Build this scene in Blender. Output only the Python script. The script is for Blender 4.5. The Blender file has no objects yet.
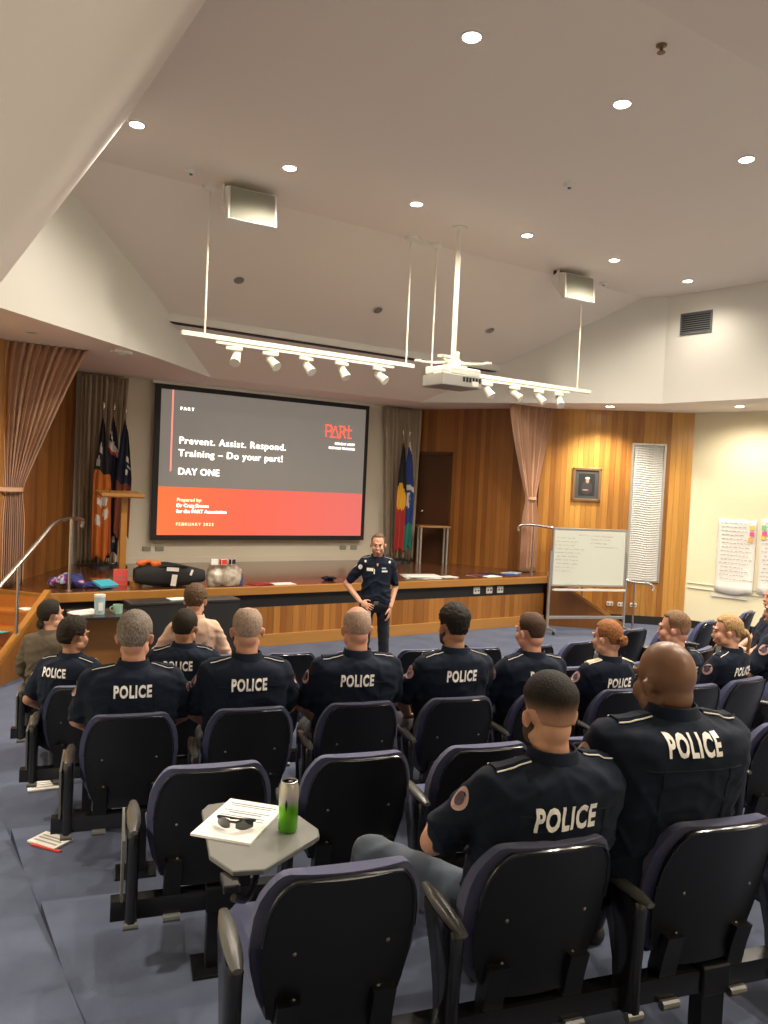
import bpy, bmesh, math, random
from mathutils import Vector, Matrix, noise
from mathutils.bvhtree import BVHTree
R = math.radians; PI = math.pi
random.seed(7)
SC = bpy.context.scene
COL = SC.collection

# ------------------------------------------------------------------ camera, world, exposure
yaw, pitch, roll = R(32.3), R(2.0), R(2.6)
f0 = Vector((math.sin(yaw)*math.cos(pitch), math.cos(yaw)*math.cos(pitch), -math.sin(pitch)))
r0 = Vector((math.cos(yaw), -math.sin(yaw), 0)); u0 = r0.cross(f0)
rr = math.cos(roll)*r0 + math.sin(roll)*u0
uu = -math.sin(roll)*r0 + math.cos(roll)*u0
cam = bpy.data.cameras.new('camera'); camo = bpy.data.objects.new('camera', cam); COL.objects.link(camo)
cam.sensor_fit = 'VERTICAL'; cam.sensor_height = 36; cam.lens = 769/1024*36; cam.clip_start = .05; cam.clip_end = 100
camo.matrix_world = Matrix(((rr.x, uu.x, -f0.x, 0), (rr.y, uu.y, -f0.y, 0), (rr.z, uu.z, -f0.z, 2.34), (0, 0, 0, 1)))
SC.camera = camo
w = bpy.data.worlds.new('world'); SC.world = w; w.use_nodes = True
w.node_tree.nodes['Background'].inputs[0].default_value = (.05, .045, .04, 1)
w.node_tree.nodes['Background'].inputs[1].default_value = 1.0
SC.view_settings.view_transform = 'Standard'; SC.view_settings.look = 'None'
SC.view_settings.exposure = 0.36; SC.view_settings.gamma = 1.0; SC.view_settings.use_curve_mapping = False
SC.cycles.use_denoising = True
SC.cycles.max_bounces = 8; SC.cycles.diffuse_bounces = 5; SC.cycles.sample_clamp_indirect = 8
LAMP_W = 300.0          # watts of one ceiling downlight
LAMP_COL = (1.0, .885, .73)
S = .855               # stage height
CZ = 5.65              # main ceiling
SZ = 3.9               # soffit

# ------------------------------------------------------------------ materials
def M(name, col, rough=.6, metal=0.0, var=0.0, vscale=8.0, bump=0.0, bscale=60.0, emit=0.0, coat=0.0, sheen=0.0, rand=0.0, spec=.5):
    m = bpy.data.materials.new(name); m.use_nodes = True
    nt = m.node_tree; b = nt.nodes['Principled BSDF']
    b.inputs['Base Color'].default_value = (*col, 1); b.inputs['Roughness'].default_value = rough
    b.inputs['Metallic'].default_value = metal; b.inputs['Specular IOR Level'].default_value = spec
    b.inputs['Coat Weight'].default_value = coat; b.inputs['Sheen Weight'].default_value = sheen
    if emit: b.inputs['Emission Color'].default_value = (*col, 1); b.inputs['Emission Strength'].default_value = emit
    tc = nt.nodes.new('ShaderNodeTexCoord')
    if var or rand:
        n = nt.nodes.new('ShaderNodeTexNoise'); n.inputs['Scale'].default_value = vscale; n.inputs['Detail'].default_value = 5
        nt.links.new(tc.outputs['Object'], n.inputs['Vector'])
        mx = nt.nodes.new('ShaderNodeMix'); mx.data_type = 'RGBA'
        mx.inputs[6].default_value = (*[c*(1-var) for c in col], 1); mx.inputs[7].default_value = (*[min(1, c*(1+var)) for c in col], 1)
        nt.links.new(n.outputs['Fac'], mx.inputs[0]); nt.links.new(mx.outputs[2], b.inputs['Base Color'])
    if bump:
        n2 = nt.nodes.new('ShaderNodeTexNoise'); n2.inputs['Scale'].default_value = bscale; n2.inputs['Detail'].default_value = 4
        nt.links.new(tc.outputs['Object'], n2.inputs['Vector'])
        bp = nt.nodes.new('ShaderNodeBump'); bp.inputs['Strength'].default_value = bump; bp.inputs['Distance'].default_value = .01
        nt.links.new(n2.outputs['Fac'], bp.inputs['Height']); nt.links.new(bp.outputs['Normal'], b.inputs['Normal'])
    return m

def M_wood(name, dark, light, rough=.35, scale=(14, 14, .7), rand=True, coat=.2):
    m = bpy.data.materials.new(name); m.use_nodes = True; nt = m.node_tree; b = nt.nodes['Principled BSDF']
    b.inputs['Roughness'].default_value = rough; b.inputs['Coat Weight'].default_value = coat; b.inputs['Coat Roughness'].default_value = .25
    tc = nt.nodes.new('ShaderNodeTexCoord'); mp = nt.nodes.new('ShaderNodeMapping'); mp.inputs['Scale'].default_value = scale
    oi = nt.nodes.new('ShaderNodeObjectInfo')
    nt.links.new(tc.outputs['Object'], mp.inputs['Vector'])
    n = nt.nodes.new('ShaderNodeTexNoise'); n.noise_dimensions = '4D'; n.inputs['Scale'].default_value = 2.0; n.inputs['Detail'].default_value = 7; n.inputs['Distortion'].default_value = .8
    mw = nt.nodes.new('ShaderNodeMath'); mw.operation = 'MULTIPLY'; mw.inputs[1].default_value = 37.0
    nt.links.new(oi.outputs['Random'], mw.inputs[0]); nt.links.new(mw.outputs[0], n.inputs['W'])
    nt.links.new(mp.outputs['Vector'], n.inputs['Vector'])
    add = nt.nodes.new('ShaderNodeMath'); add.operation = 'MULTIPLY_ADD'; add.inputs[1].default_value = .75 if rand else 0.0
    add.use_clamp = True
    sub = nt.nodes.new('ShaderNodeMath'); sub.operation = 'MULTIPLY_ADD'; sub.inputs[1].default_value = .7; sub.inputs[2].default_value = -.22 if rand else .15
    nt.links.new(n.outputs['Fac'], sub.inputs[0]); nt.links.new(oi.outputs['Random'], add.inputs[0]); nt.links.new(sub.outputs[0], add.inputs[2])
    mx = nt.nodes.new('ShaderNodeMix'); mx.data_type = 'RGBA'; mx.inputs[6].default_value = (*dark, 1); mx.inputs[7].default_value = (*light, 1)
    nt.links.new(add.outputs[0], mx.inputs[0]); nt.links.new(mx.outputs[2], b.inputs['Base Color'])
    return m

m_ceiling = M('ceiling_paint', (.80, .735, .66), .9, bump=.05, bscale=90)
m_bulk = M('bulkhead_paint', (.75, .745, .69), .9, bump=.05, bscale=90)
m_cream = M('cream_paint', (.80, .745, .52), .85, bump=.05, bscale=80)
m_grey_wall = M('grey_beige_paint', (.68, .625, .52), .9, bump=.05, bscale=80)
m_carpet = M('blue_grey_carpet', (.115, .134, .198), 1.0, var=.28, vscale=3.0, bump=.6, bscale=420, spec=.1)
m_carpet_shaded = M('shaded_riser_carpet', (.05, .055, .10), 1.0, var=.2, vscale=6, bump=.5, bscale=400, spec=.1)  # same carpet darkened: the shade on riser faces is put into the colour
m_plank = M_wood('honey_board', (.24, .085, .014), (.64, .33, .07), scale=(10, 10, .5))
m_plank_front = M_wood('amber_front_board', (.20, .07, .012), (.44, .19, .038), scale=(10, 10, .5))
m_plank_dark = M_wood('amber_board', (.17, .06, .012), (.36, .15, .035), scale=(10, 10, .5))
m_lip = M_wood('golden_wood', (.29, .12, .022), (.46, .22, .05), scale=(1, 12, 12), rand=False, rough=.28)
m_stagefloor = M_wood('polished_stage_boards', (.075, .028, .012), (.14, .055, .022), rough=.16, scale=(1.2, 14, 14), rand=False, coat=.5)
m_tread = M_wood('orange_tread', (.30, .09, .015), (.50, .19, .035), rough=.22, scale=(1, 12, 12), rand=False, coat=.4)
m_black = M('matt_black', (.012, .012, .013), .6)
m_skirt = M('black_skirting', (.015, .014, .014), .5)
m_plastic = M('black_plastic', (.006, .006, .0068), .33, bump=.12, bscale=500)
m_armgloss = M('black_gloss_arm', (.011, .011, .012), .2, spec=.7)
m_blue = M('periwinkle_fabric', (.052, .060, .15), .95, var=.15, vscale=40, bump=.4, bscale=700, sheen=.3)
m_pad = M('grey_arm_pad', (.085, .085, .078), .25)
m_clamp = M('grey_clamp', (.17, .17, .165), .4, metal=.5)
m_tablet = M('grey_tablet', (.15, .15, .135), .45, bump=.08, bscale=500)
m_navy = M('navy_uniform', (.0095, .0145, .029), .85, var=.2, vscale=14, bump=.2, bscale=500, sheen=.03, spec=.15)
m_navy2 = M('navy_trousers', (.0105, .0125, .020), .9, var=.25, vscale=10, bump=.25, bscale=450, sheen=.1, spec=.3)
m_denim = M('faded_navy_trousers', (.055, .075, .105), .9, var=.3, vscale=9, bump=.3, bscale=420, sheen=.2)
m_brown_top = M('olive_brown_top', (.115, .088, .058), .9, var=.15, vscale=12, bump=.2, bscale=300)
m_peach = M('peach_shirt', (.70, .47, .345), .85, var=.1, vscale=12, bump=.2, bscale=300)
m_letter = M('white_lettering', (.97, .95, .92), .6)
m_seam = M('seam', (.006, .008, .014), .9)
m_edge = M('pale_piping', (.80, .77, .70), .6)
m_white = M('white_paint', (.80, .78, .68), .45)
m_whitepl = M('white_plastic', (.76, .75, .70), .4)
m_speaker = M('speaker_grille', (.29, .29, .235), .7, bump=.5, bscale=900)
m_chrome = M('brushed_steel', (.62, .60, .56), .22, metal=1.0)
m_alu = M('aluminium', (.55, .55, .53), .35, metal=.8)
m_paper = M('paper', (.82, .80, .75), .8)
m_print = M('print', (.25, .27, .33), .8)
m_board = M('whiteboard_face', (.66, .69, .62), .25)
m_ink = M('faint_ink', (.34, .33, .30), .7)
m_inkred = M('red_ink', (.60, .34, .26), .7)
m_curtain = M('rose_tan_curtain', (.52, .315, .205), .9, var=.08, vscale=6, bump=.2, bscale=300, sheen=.2)
m_curtain_b = M('taupe_curtain', (.40, .335, .255), .9, var=.08, vscale=6, bump=.2, bscale=300)
m_red = M('red', (.62, .045, .03), .6)
m_orange = M('orange', (.75, .16, .03), .6)
m_cyan = M('cyan', (.06, .38, .52), .5)
m_teal = M('teal_paper', (.05, .42, .38), .7)
m_purple = M('blue_purple_cloth', (.03, .035, .16), .9, var=.6, vscale=18)
m_magenta = M('magenta_cloth', (.30, .03, .20), .9)
m_sky = M('pale_blue', (.35, .52, .62), .5)
m_mint = M('mint_ceramic', (.30, .50, .40), .3)
m_eye = M('eye_white_shaded', (.13, .11, .10), .5); m_iris = M('iris', (.04, .025, .015), .3)  # eye whites darkened, socket shade put into their colour
m_lipmat = M('lips', (.42, .16, .12), .5)
m_dark_glass = M('dark_lens', (.01, .012, .014), .06, coat=1.0)
m_frame_gold = M('walnut_gilt_frame', (.20, .115, .055), .35, metal=.2)
m_grey_mount = M('grey_mount', (.13, .14, .15), .7)
m_glow = M('lamp_glow', (1.0, .93, .80), .5, emit=28.0)
m_glow2 = M('lamp_glow_soft', (1.0, .93, .80), .5, emit=14.0)
m_dark_lens = M('unlit_lamp', (.22, .20, .18), .3)
m_door = M_wood('dark_door_veneer', (.055, .022, .010), (.085, .036, .016), scale=(8, 8, .6), rand=False)
m_flagstaff = M('flagstaff', (.35, .22, .10), .4)
m_skirtwood = M_wood('skirting_wood', (.33, .15, .035), (.47, .24, .065), scale=(1, 12, 12), rand=False)
SKIN = {'fair': M('skin_fair', (.62, .33, .22), .5, var=.10, vscale=16), 'pink': M('skin_pink', (.60, .30, .21), .45, var=.14, vscale=14),
        'tan': M('skin_tan', (.42, .21, .125), .5, var=.1, vscale=16), 'dark': M('skin_brown', (.20, .098, .056), .38, var=.12, vscale=14)}
SKINC = {'fair': (.62, .33, .22), 'pink': (.60, .30, .21), 'tan': (.42, .21, .125), 'dark': (.20, .098, .056)}
def M_hair(name, col, col2, skin):
    m = bpy.data.materials.new(name); m.use_nodes = True; nt = m.node_tree; b = nt.nodes['Principled BSDF']
    b.inputs['Roughness'].default_value = .75; b.inputs['Specular IOR Level'].default_value = .3
    tc = nt.nodes.new('ShaderNodeTexCoord'); mp = nt.nodes.new('ShaderNodeMapping'); mp.inputs['Scale'].default_value = (1, 1, .35)
    nt.links.new(tc.outputs['Object'], mp.inputs['Vector'])
    n = nt.nodes.new('ShaderNodeTexNoise'); n.inputs['Scale'].default_value = 160; n.inputs['Detail'].default_value = 4
    nt.links.new(mp.outputs['Vector'], n.inputs['Vector'])
    rmp = nt.nodes.new('ShaderNodeMapRange'); rmp.inputs[1].default_value = .35; rmp.inputs[2].default_value = .65
    nt.links.new(n.outputs['Fac'], rmp.inputs[0])
    mx = nt.nodes.new('ShaderNodeMix'); mx.data_type = 'RGBA'; mx.inputs[6].default_value = (*col, 1); mx.inputs[7].default_value = (*col2, 1)
    nt.links.new(rmp.outputs[0], mx.inputs[0])
    at = nt.nodes.new('ShaderNodeAttribute'); at.attribute_name = 'hair_density'
    mx2 = nt.nodes.new('ShaderNodeMix'); mx2.data_type = 'RGBA'; mx2.inputs[6].default_value = (*SKINC[skin], 1)
    nt.links.new(at.outputs['Fac'], mx2.inputs[0]); nt.links.new(mx.outputs[2], mx2.inputs[7]); nt.links.new(mx2.outputs[2], b.inputs['Base Color'])
    bp = nt.nodes.new('ShaderNodeBump'); bp.inputs['Strength'].default_value = .5; bp.inputs['Distance'].default_value = .006
    nt.links.new(n.outputs['Fac'], bp.inputs['Height']); nt.links.new(bp.outputs['Normal'], b.inputs['Normal'])
    return m

# ------------------------------------------------------------------ mesh helpers
def tag(o, label=None, cat=None, group=None, kind=None):
    if label: o['label'] = label
    if cat: o['category'] = cat
    if group: o['group'] = group
    if kind: o['kind'] = kind
    return o
def link(name, me, parent=None, loc=(0, 0, 0), rot=(0, 0, 0)):
    o = bpy.data.objects.new(name, me); COL.objects.link(o); o.location = loc; o.rotation_euler = rot
    if parent: o.parent = parent
    return o
def empty(name, label, cat, loc=(0, 0, 0), rz=0, group=None):
    o = link(name, None, None, loc, (0, 0, rz)); o.empty_display_size = .1
    return tag(o, label, cat, group)
def fin(name, bm, mat, parent=None, smooth=False, loc=(0, 0, 0), rot=(0, 0, 0), angle=40):
    bmesh.ops.recalc_face_normals(bm, faces=bm.faces)
    me = bpy.data.meshes.new(name); bm.to_mesh(me); bm.free()
    for mm in (mat if isinstance(mat, (list, tuple)) else [mat]): me.materials.append(mm)
    if smooth:
        for p in me.polygons: p.use_smooth = True
        me.set_sharp_from_angle(angle=R(angle))
    o = link(name, me, parent, loc, rot)
    if name in ('handwriting', 'red_heading', 'print', 'screw', 'vent_grille', 'slide_logo', 'socket'): o['kind'] = 'stuff'
    return o
def NB(): return bmesh.new()
def box(bm, c, s, rz=0, bev=0, mat=None, mi=0):
    mt = (mat or Matrix.Translation(c) @ Matrix.Rotation(rz, 4, 'Z')) @ Matrix.Diagonal((*s, 1))
    r = bmesh.ops.create_cube(bm, size=1, matrix=mt)
    fs = list({f for v in r['verts'] for f in v.link_faces})
    for f in fs: f.material_index = mi
    if bev:
        es = list({e for v in r['verts'] for e in v.link_edges})
        bmesh.ops.bevel(bm, geom=es, offset=bev, segments=2, affect='EDGES', profile=.5)
    return r['verts']
def frame_from(d):
    d = d.normalized(); a = Vector((0, 0, 1)) if abs(d.z) < .95 else Vector((1, 0, 0))
    x = d.cross(a).normalized(); y = d.cross(x).normalized(); return x, y
def ringloft(bm, rings, cap=True, closed=True, mi=0):
    vs = [[bm.verts.new(p) for p in r] for r in rings]; n = len(vs[0]); fs = []
    for i in range(len(vs)-1):
        for j in range(n if closed else n-1):
            f = bm.faces.new((vs[i][j], vs[i][(j+1) % n], vs[i+1][(j+1) % n], vs[i+1][j])); f.material_index = mi
    if cap and closed:
        for r in (vs[0], vs[-1]):
            f = bm.faces.new(r); f.material_index = mi
    return vs
def tube(bm, pts, r, seg=10, mi=0):
    pts = [Vector(p) for p in pts]; rs = r if isinstance(r, (list, tuple)) else [r]*len(pts)
    rings = []; px = None
    for i, p in enumerate(pts):
        d = (pts[min(i+1, len(pts)-1)] - pts[max(i-1, 0)])
        if px is None: x, y = frame_from(d)
        else:
            d = d.normalized(); x = (px - d*px.dot(d)).normalized(); y = d.cross(x)
        px = x
        rings.append([p + rs[i]*(math.cos(2*PI*k/seg)*x + math.sin(2*PI*k/seg)*y) for k in range(seg)])
    ringloft(bm, rings, mi=mi)
def capsule(bm, p0, p1, r0, r1, seg=14, flat=None):
    p0, p1 = Vector(p0), Vector(p1); d = (p1-p0); L = d.length or 1e-6; d = d/L; x, y = frame_from(d); rings = []
    for k in range(-4, 1):
        a = k/4*PI/2*.96
        rings.append((p0 + d*r0*math.sin(a), r0*math.cos(a)))
    for k in range(0, 5):
        a = k/4*PI/2*.96
        rings.append((p1 + d*r1*math.sin(a), r1*math.cos(a)))
    ringloft(bm, [[c + rad*(math.cos(2*PI*j/seg)*x + math.sin(2*PI*j/seg)*y) for j in range(seg)] for c, rad in rings])
def ellipsoid(bm, c, r, rot=None, u=16, v=10, mat=None):
    mt = Matrix.Translation(c) @ (rot or Matrix.Identity(4)) @ Matrix.Diagonal((*r, 1))
    if mat: mt = mat @ mt
    return bmesh.ops.create_uvsphere(bm, u_segments=u, v_segments=v, radius=1, matrix=mt)['verts']
def lathe(bm, prof, c=(0, 0, 0), seg=20, mi=0):
    c = Vector(c)
    ringloft(bm, [[c + Vector((r*math.cos(2*PI*k/seg), r*math.sin(2*PI*k/seg), z)) for k in range(seg)] for r, z in prof], mi=mi)
def prism(bm, poly, z0, z1, mi=0):
    a = [bm.verts.new((x, y, z0)) for x, y in poly]; b = [bm.verts.new((x, y, z1)) for x, y in poly]; n = len(poly)
    for f in [bm.faces.new(a[::-1]), bm.faces.new(b)] + [bm.faces.new((a[i], a[(i+1) % n], b[(i+1) % n], b[i])) for i in range(n)]: f.material_index = mi
def quad(bm, *pts, mi=0):
    f = bm.faces.new([bm.verts.new(p) for p in pts]); f.material_index = mi; return f
TMP = bpy.data.scenes.new('tmp_scene')
def evaluated_mesh(o):
    TMP.collection.objects.link(o); vl = TMP.view_layers[0]; vl.update(); dg = vl.depsgraph
    out = bpy.data.meshes.new_from_object(o.evaluated_get(dg)); bpy.data.objects.remove(o); return out
def vnormals(me):
    return [v.normal.copy() for v in me.vertices]
def remesh(bm, voxel, it=4, fac=.5):
    bmesh.ops.recalc_face_normals(bm, faces=bm.faces)
    me = bpy.data.meshes.new('tmp'); bm.to_mesh(me); bm.free()
    o = bpy.data.objects.new('tmp', me)
    md = o.modifiers.new('r', 'REMESH'); md.mode = 'VOXEL'; md.voxel_size = voxel; md.use_smooth_shade = True
    if it: sm = o.modifiers.new('s', 'SMOOTH'); sm.factor = fac; sm.iterations = it
    out = evaluated_mesh(o); bpy.data.meshes.remove(me)
    out.materials.clear()
    for p in out.polygons: p.use_smooth = True
    return out
_fontcache = {}
def text_mesh(s, size=1.0, bold=0.0, extrude=0.0, align='CENTER', spacing=1.0):
    cu = bpy.data.curves.new('txt', 'FONT'); cu.body = s; cu.size = size; cu.offset = bold; cu.extrude = extrude
    cu.align_x = align; cu.align_y = 'CENTER'; cu.space_character = spacing; cu.resolution_u = 3
    me = evaluated_mesh(bpy.data.objects.new('txt', cu)); bpy.data.curves.remove(cu)
    return me

# ------------------------------------------------------------------ room shell
T = Vector((.9724, -.2334, 0)); N = Vector((.2334, .9724, 0))        # along a seat row / towards the stage
def row_bend(t): return .17*max(0, t-3.3)**2 if t < 5 else .17*1.7**2 + .58*(t-5)
def to_xy(s, t): q = N*(s+row_bend(t)) + T*t; return q.x, q.y
EDGE = .58                                                            # x where the tiers meet the left aisle
LV = [(-9.0, .62), (.9, .62), (1.62, .50), (2.66, .39), (3.70, .29), (4.74, .17), (5.78, .08), (6.95, 0.0)]   # (s where a tier begins, height)
def ramp(s):
    k = [(-9, .70), (1.5, .585), (2.15, .50), (3.15, .39), (4.2, .29), (5.25, .17), (6.3, .08), (7.0, 0), (40, 0)]
    for (a, za), (b, zb) in zip(k, k[1:]):
        if a <= s <= b: return za + (zb-za)*(s-a)/(b-a)
    return 0
bm = NB()
# flat floor in front of the stage and under everything
quad(bm, (-4, -4, -.02), (15, -4, -.02), (15, 14, -.02), (-4, 14, -.02))
# front floor
fr = []
ts = [i*.4 for i in range(-4, 36)]
for t in ts: fr.append(to_xy(6.95, t))
for (a, b) in zip(fr, fr[1:]):
    quad(bm, (a[0], a[1], 0), (b[0], b[1], 0), (b[0], 14, 0), (a[0], 14, 0))
# the aisle ramp
for i in range(0, 60):
    y0, y1 = -4 + i*.25, -3.75 + i*.25
    for x0, x1 in ((-4, -1.5), (-1.5, EDGE)):
        z = [ramp(Vector((x, y, 0)).dot(N)) for x, y in ((x0, y0), (x1, y0), (x1, y1), (x0, y1))]
        quad(bm, (x0, y0, z[0]), (x1, y0, z[1]), (x1, y1, z[2]), (x0, y1, z[3]))
floor = tag(fin('floor', bm, m_carpet), kind='structure')
# tiers: each a carpeted slab
for i, (s0, z) in enumerate(LV[:-1]):
    s1 = LV[i+1][0]; bm = NB()
    def pt(s, t):
        x, y = to_xy(s, t); return x, y
    def edge_pt(s):                       # where the tier line crosses the aisle edge
        return EDGE, (s - EDGE*N.x)/N.y
    A = [edge_pt(s0)] + [pt(s0, t) for t in ts if pt(s0, t)[0] > EDGE+.05]
    B = [edge_pt(s1)] + [pt(s1, t) for t in ts if pt(s1, t)[0] > EDGE+.05]
    n = min(len(A), len(B)); A = A[:n]; B = B[:n]
    for j in range(n-1):
        quad(bm, (*A[j], z), (*A[j+1], z), (*B[j+1], z), (*B[j], z))
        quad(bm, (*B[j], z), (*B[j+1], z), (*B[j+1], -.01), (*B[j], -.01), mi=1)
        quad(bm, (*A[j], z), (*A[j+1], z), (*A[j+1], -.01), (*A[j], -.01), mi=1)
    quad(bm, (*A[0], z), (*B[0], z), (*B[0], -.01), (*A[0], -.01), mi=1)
    tag(fin('floor_tier', bm, [m_carpet, m_carpet_shaded], None), kind='structure')

# --- ceilings
LZ = CZ - 1.74*1.667; YF = 8.72; SL = .58; YB = 10.6; ZB = CZ - SL*(YB-YF)
bm = NB()
quad(bm, (1.74, 3.62, CZ), (13.5, 3.62, CZ), (13.5, YF, CZ), (1.74, YF, CZ))
quad(bm, (-.6, 7.45, CZ), (1.74, 7.45, CZ), (1.74, YF, CZ), (-.6, YF, CZ))
quad(bm, (-.6, YF, CZ), (13, YF, CZ), (13, YB, ZB), (-.6, YB, ZB))
quad(bm, (1.0, 3.62, CZ), (14, 3.62, CZ), (14, -4.0, 4.3), (1.0, -4.0, 4.3))       # rear slope over the camera
quad(bm, (1.74, -4, CZ), (1.74, 7.45, CZ), (0, 7.45, LZ), (0, -4, LZ))    # steep left slope
quad(bm, (0, -4, LZ), (0, 7.45, LZ), (-4, 7.45, LZ), (-4, -4, LZ))
quad(bm, (1.74, 7.45, CZ), (-.6, 7.45, CZ), (-.6, 7.45, LZ), (0, 7.45, LZ))
quad(bm, (2.5, YB+.14, ZB-.12), (9.6, YB+.14, ZB-.12), (9.2, 11.76, SZ), (3.5, 11.76, SZ))  # slope behind the fascia slot
ceiling = tag(fin('ceiling', bm, m_ceiling), kind='structure')
bm = NB(); box(bm, (6.0, YB+.03, ZB-.045), (7.2, .05, .11))
tag(fin('trim_1', bm, m_bulk), kind='structure')
bm = NB(); box(bm, (6.0, YB+.10, ZB-.09), (7.2, .09, .05))  # black strip stands for the shade inside the fascia slot
tag(fin('slot_shade_strip', bm, m_black), kind='structure')
bm = NB(); box(bm, (2.98, 10.57, (SZ+ZB)/2), (.09, .06, ZB-SZ-.01), R(43)); tag(fin('trim_6', bm, m_bulk), kind='structure')
# soffit ring at 3.9 m
L = [(-.35, 7.33), (.8, 8.44), (2.85, 10.36), (4.12, 11.76)]
Rr = [(8.12, 11.76), (10.67, 8.41), (10.95, 6.74), (11.3, 4.0), (11.5, -4.0)]
bm = NB()
def fan(pts, z):
    bm.faces.new([bm.verts.new((x, y, z)) for x, y in pts])
fan([L[0], L[1], L[2], L[3], (4.12, 14), (-3, 14), (-3, 7.33)], SZ)
fan([(4.12, 11.76), (8.12, 11.76), (8.12, 14), (4.12, 14)], SZ)
fan([Rr[0], Rr[1], Rr[2], Rr[3], Rr[4], (15, -4), (15, 14), (8.12, 14)], SZ)
tag(fin('ceiling_soffit', bm, m_ceiling), kind='structure')
def bulk(name, pts, z1=6.0):
    bm = NB()
    for (a, b) in zip(pts, pts[1:]):
        quad(bm, (*a, SZ), (*b, SZ), (*b, z1), (*a, z1))
    return tag(fin(name, bm, m_bulk), kind='structure')
bulk('trim_3', L, 6.0); bulk('trim_4', Rr, 6.0)

# --- walls
BY = 12.95
K = Vector((12.21, 8.90, 0)); aw = R(-39); dW = Vector((math.cos(aw), math.sin(aw), 0)); PW = K - dW*2.72      # right boarded wall, left end
def wallquad(name, p, q, z0, z1, mat, kind='structure'):
    bm = NB(); p, q = Vector(p), Vector(q); d = (q-p).normalized(); n = Vector((-d.y, d.x, 0))
    c = (p+q)/2 - n*.05; box(bm, (c.x, c.y, (z0+z1)/2), ((q-p).length, .1, z1-z0), math.atan2(d.y, d.x))
    return tag(fin(name, bm, mat), kind=kind)
wallquad('wall_back', (9.05, BY, 0), (2.2, BY, 0), 0, SZ+.02, m_grey_wall)
sideR = wallquad('wall_stage_right', (10.02, 10.72, 0), (8.86, BY, 0), 0, SZ+.02, m_plank_dark)
sideL = wallquad('wall_stage_left', (2.32, BY, 0), (1.15, 10.75, 0), 0, SZ+.02, m_plank_dark)
wallR = wallquad('wall_right_boarded', K, PW, 0, SZ+.02, m_plank)
aL = R(219); dL = Vector((math.cos(aL), math.sin(aL), 0)); PL = Vector((1.22, 10.62, 0)); QL = PL + dL*3.4
wallL = wallquad('wall_left_boarded', PL, QL, 0, SZ+.02, m_plank)
dC = Vector((math.cos(R(-75.9)), math.sin(R(-75.9)), 0)); C1 = K + dC*4.2
wallquad('wall_right', C1, K, 0, SZ+.02, m_cream)
wallquad('wall_right_rear', (13.4, -4, 0), C1, 0, SZ+.02, m_cream)
wallquad('wall_rear', (-2.0, -2.6, 0), (14, -2.6, 0), 0, 6.0, m_cream)
wallquad('wall_left', QL, (-1.6, -3, 0), 0, SZ+.02, m_cream)
# wooden boards: every board is a piece of its wall
def boards(parent, p, q, z0, z1, width, mat, thick=.022, gap=.0025, skip=None):
    p, q = Vector(p), Vector(q); d = (q-p).normalized(); n = Vector((-d.y, d.x, 0)); Lw = (q-p).length; cnt = max(1, int(Lw/width)); wdt = Lw/cnt
    bm = NB(); box(bm, (0, 0, 0), (wdt-gap, thick, z1-z0), bev=0); bmesh.ops.recalc_face_normals(bm, faces=bm.faces)
    me = bpy.data.meshes.new('plank'); bm.to_mesh(me); bm.free(); me.materials.append(mat)
    for i in range(cnt):
        u = (i+.5)*wdt
        if skip and skip(u): continue
        c = p + d*u + n*(thick/2 + random.uniform(0, .004))
        link('plank', me, parent, (c.x, c.y, (z0+z1)/2), (0, 0, math.atan2(d.y, d.x)))
boards(wallR, K, PW, .15, SZ, .095, m_plank)
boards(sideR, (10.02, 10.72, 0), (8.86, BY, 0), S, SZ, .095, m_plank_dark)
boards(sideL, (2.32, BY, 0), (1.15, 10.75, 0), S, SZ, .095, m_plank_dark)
boards(wallL, PL, QL, .15, SZ, .12, m_plank)
bm = NB(); c = (K+PW)/2; nR = Vector((-dW.y, dW.x, 0))*-1; cc = c + nR*.025
box(bm, (cc.x, cc.y, .075), (2.72, .03, .15), aw); tag(fin('baseboard_right', bm, m_skirt), kind='structure')
bm = NB(); cc = K + dC*2.1 + Vector((-1, -.2, 0))*.02
box(bm, (cc.x, cc.y, .07), (4.2, .03, .14), R(-75.9)); tag(fin('baseboard_cream', bm, m_skirt), kind='structure')
# dado trunking line on the cream wall
bm = NB(); nC = Vector((dC.y, -dC.x, 0))
for z in (.73, .82):
    cc = K + dC*.9 + nC*.012; box(bm, (cc.x, cc.y, z), (1.7, .015, .012), R(-75.9))
tag(fin('trim_5', bm, m_bulk), kind='structure')

# --- stage
stage = empty('stage', 'raised timber stage with golden lip, black band and boarded front under the screen', 'stage', (0, 0, 0))
poly = [(1.50, 9.88), (9.74, 9.88), (10.30, 10.44), (10.02, 10.72), (8.86, BY), (2.32, BY), (1.05, 10.75), (1.02, 10.44)]
bm = NB(); prism(bm, poly, S-.03, S); fin('stage_floor', bm, m_stagefloor, stage)
bm = NB(); box(bm, (5.615, 9.895, S-.055), (8.27, .07, .112), bev=.006)
dd = Vector((10.30-9.74, 10.44-9.88, 0)); box(bm, (10.02, 10.16, S-.055), (dd.length, .05, .112), R(45)); box(bm, (1.26, 10.16, S-.055), (.74, .05, .112), R(-49.5))
fin('stage_lip', bm, m_lip, stage)
bm = NB(); box(bm, (5.62, 9.955, .645), (8.18, .02, .20)); fin('black_band', bm, m_black, stage)
bm = NB(); box(bm, (5.62, 9.99, .4), (8.18, .05, .78)); fin('stage_carcass', bm, m_skirt, stage)
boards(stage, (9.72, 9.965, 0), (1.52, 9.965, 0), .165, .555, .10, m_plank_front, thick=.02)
bm = NB(); box(bm, (5.62, 9.93, .085), (8.2, .035, .17), bev=.004); fin('skirting', bm, m_skirtwood, stage)
bm = NB(); box(bm, (5.7, BY-.015, S+.05), (6.6, .02, .10)); tag(fin('baseboard_back', bm, m_grey_wall), kind='structure')

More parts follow.
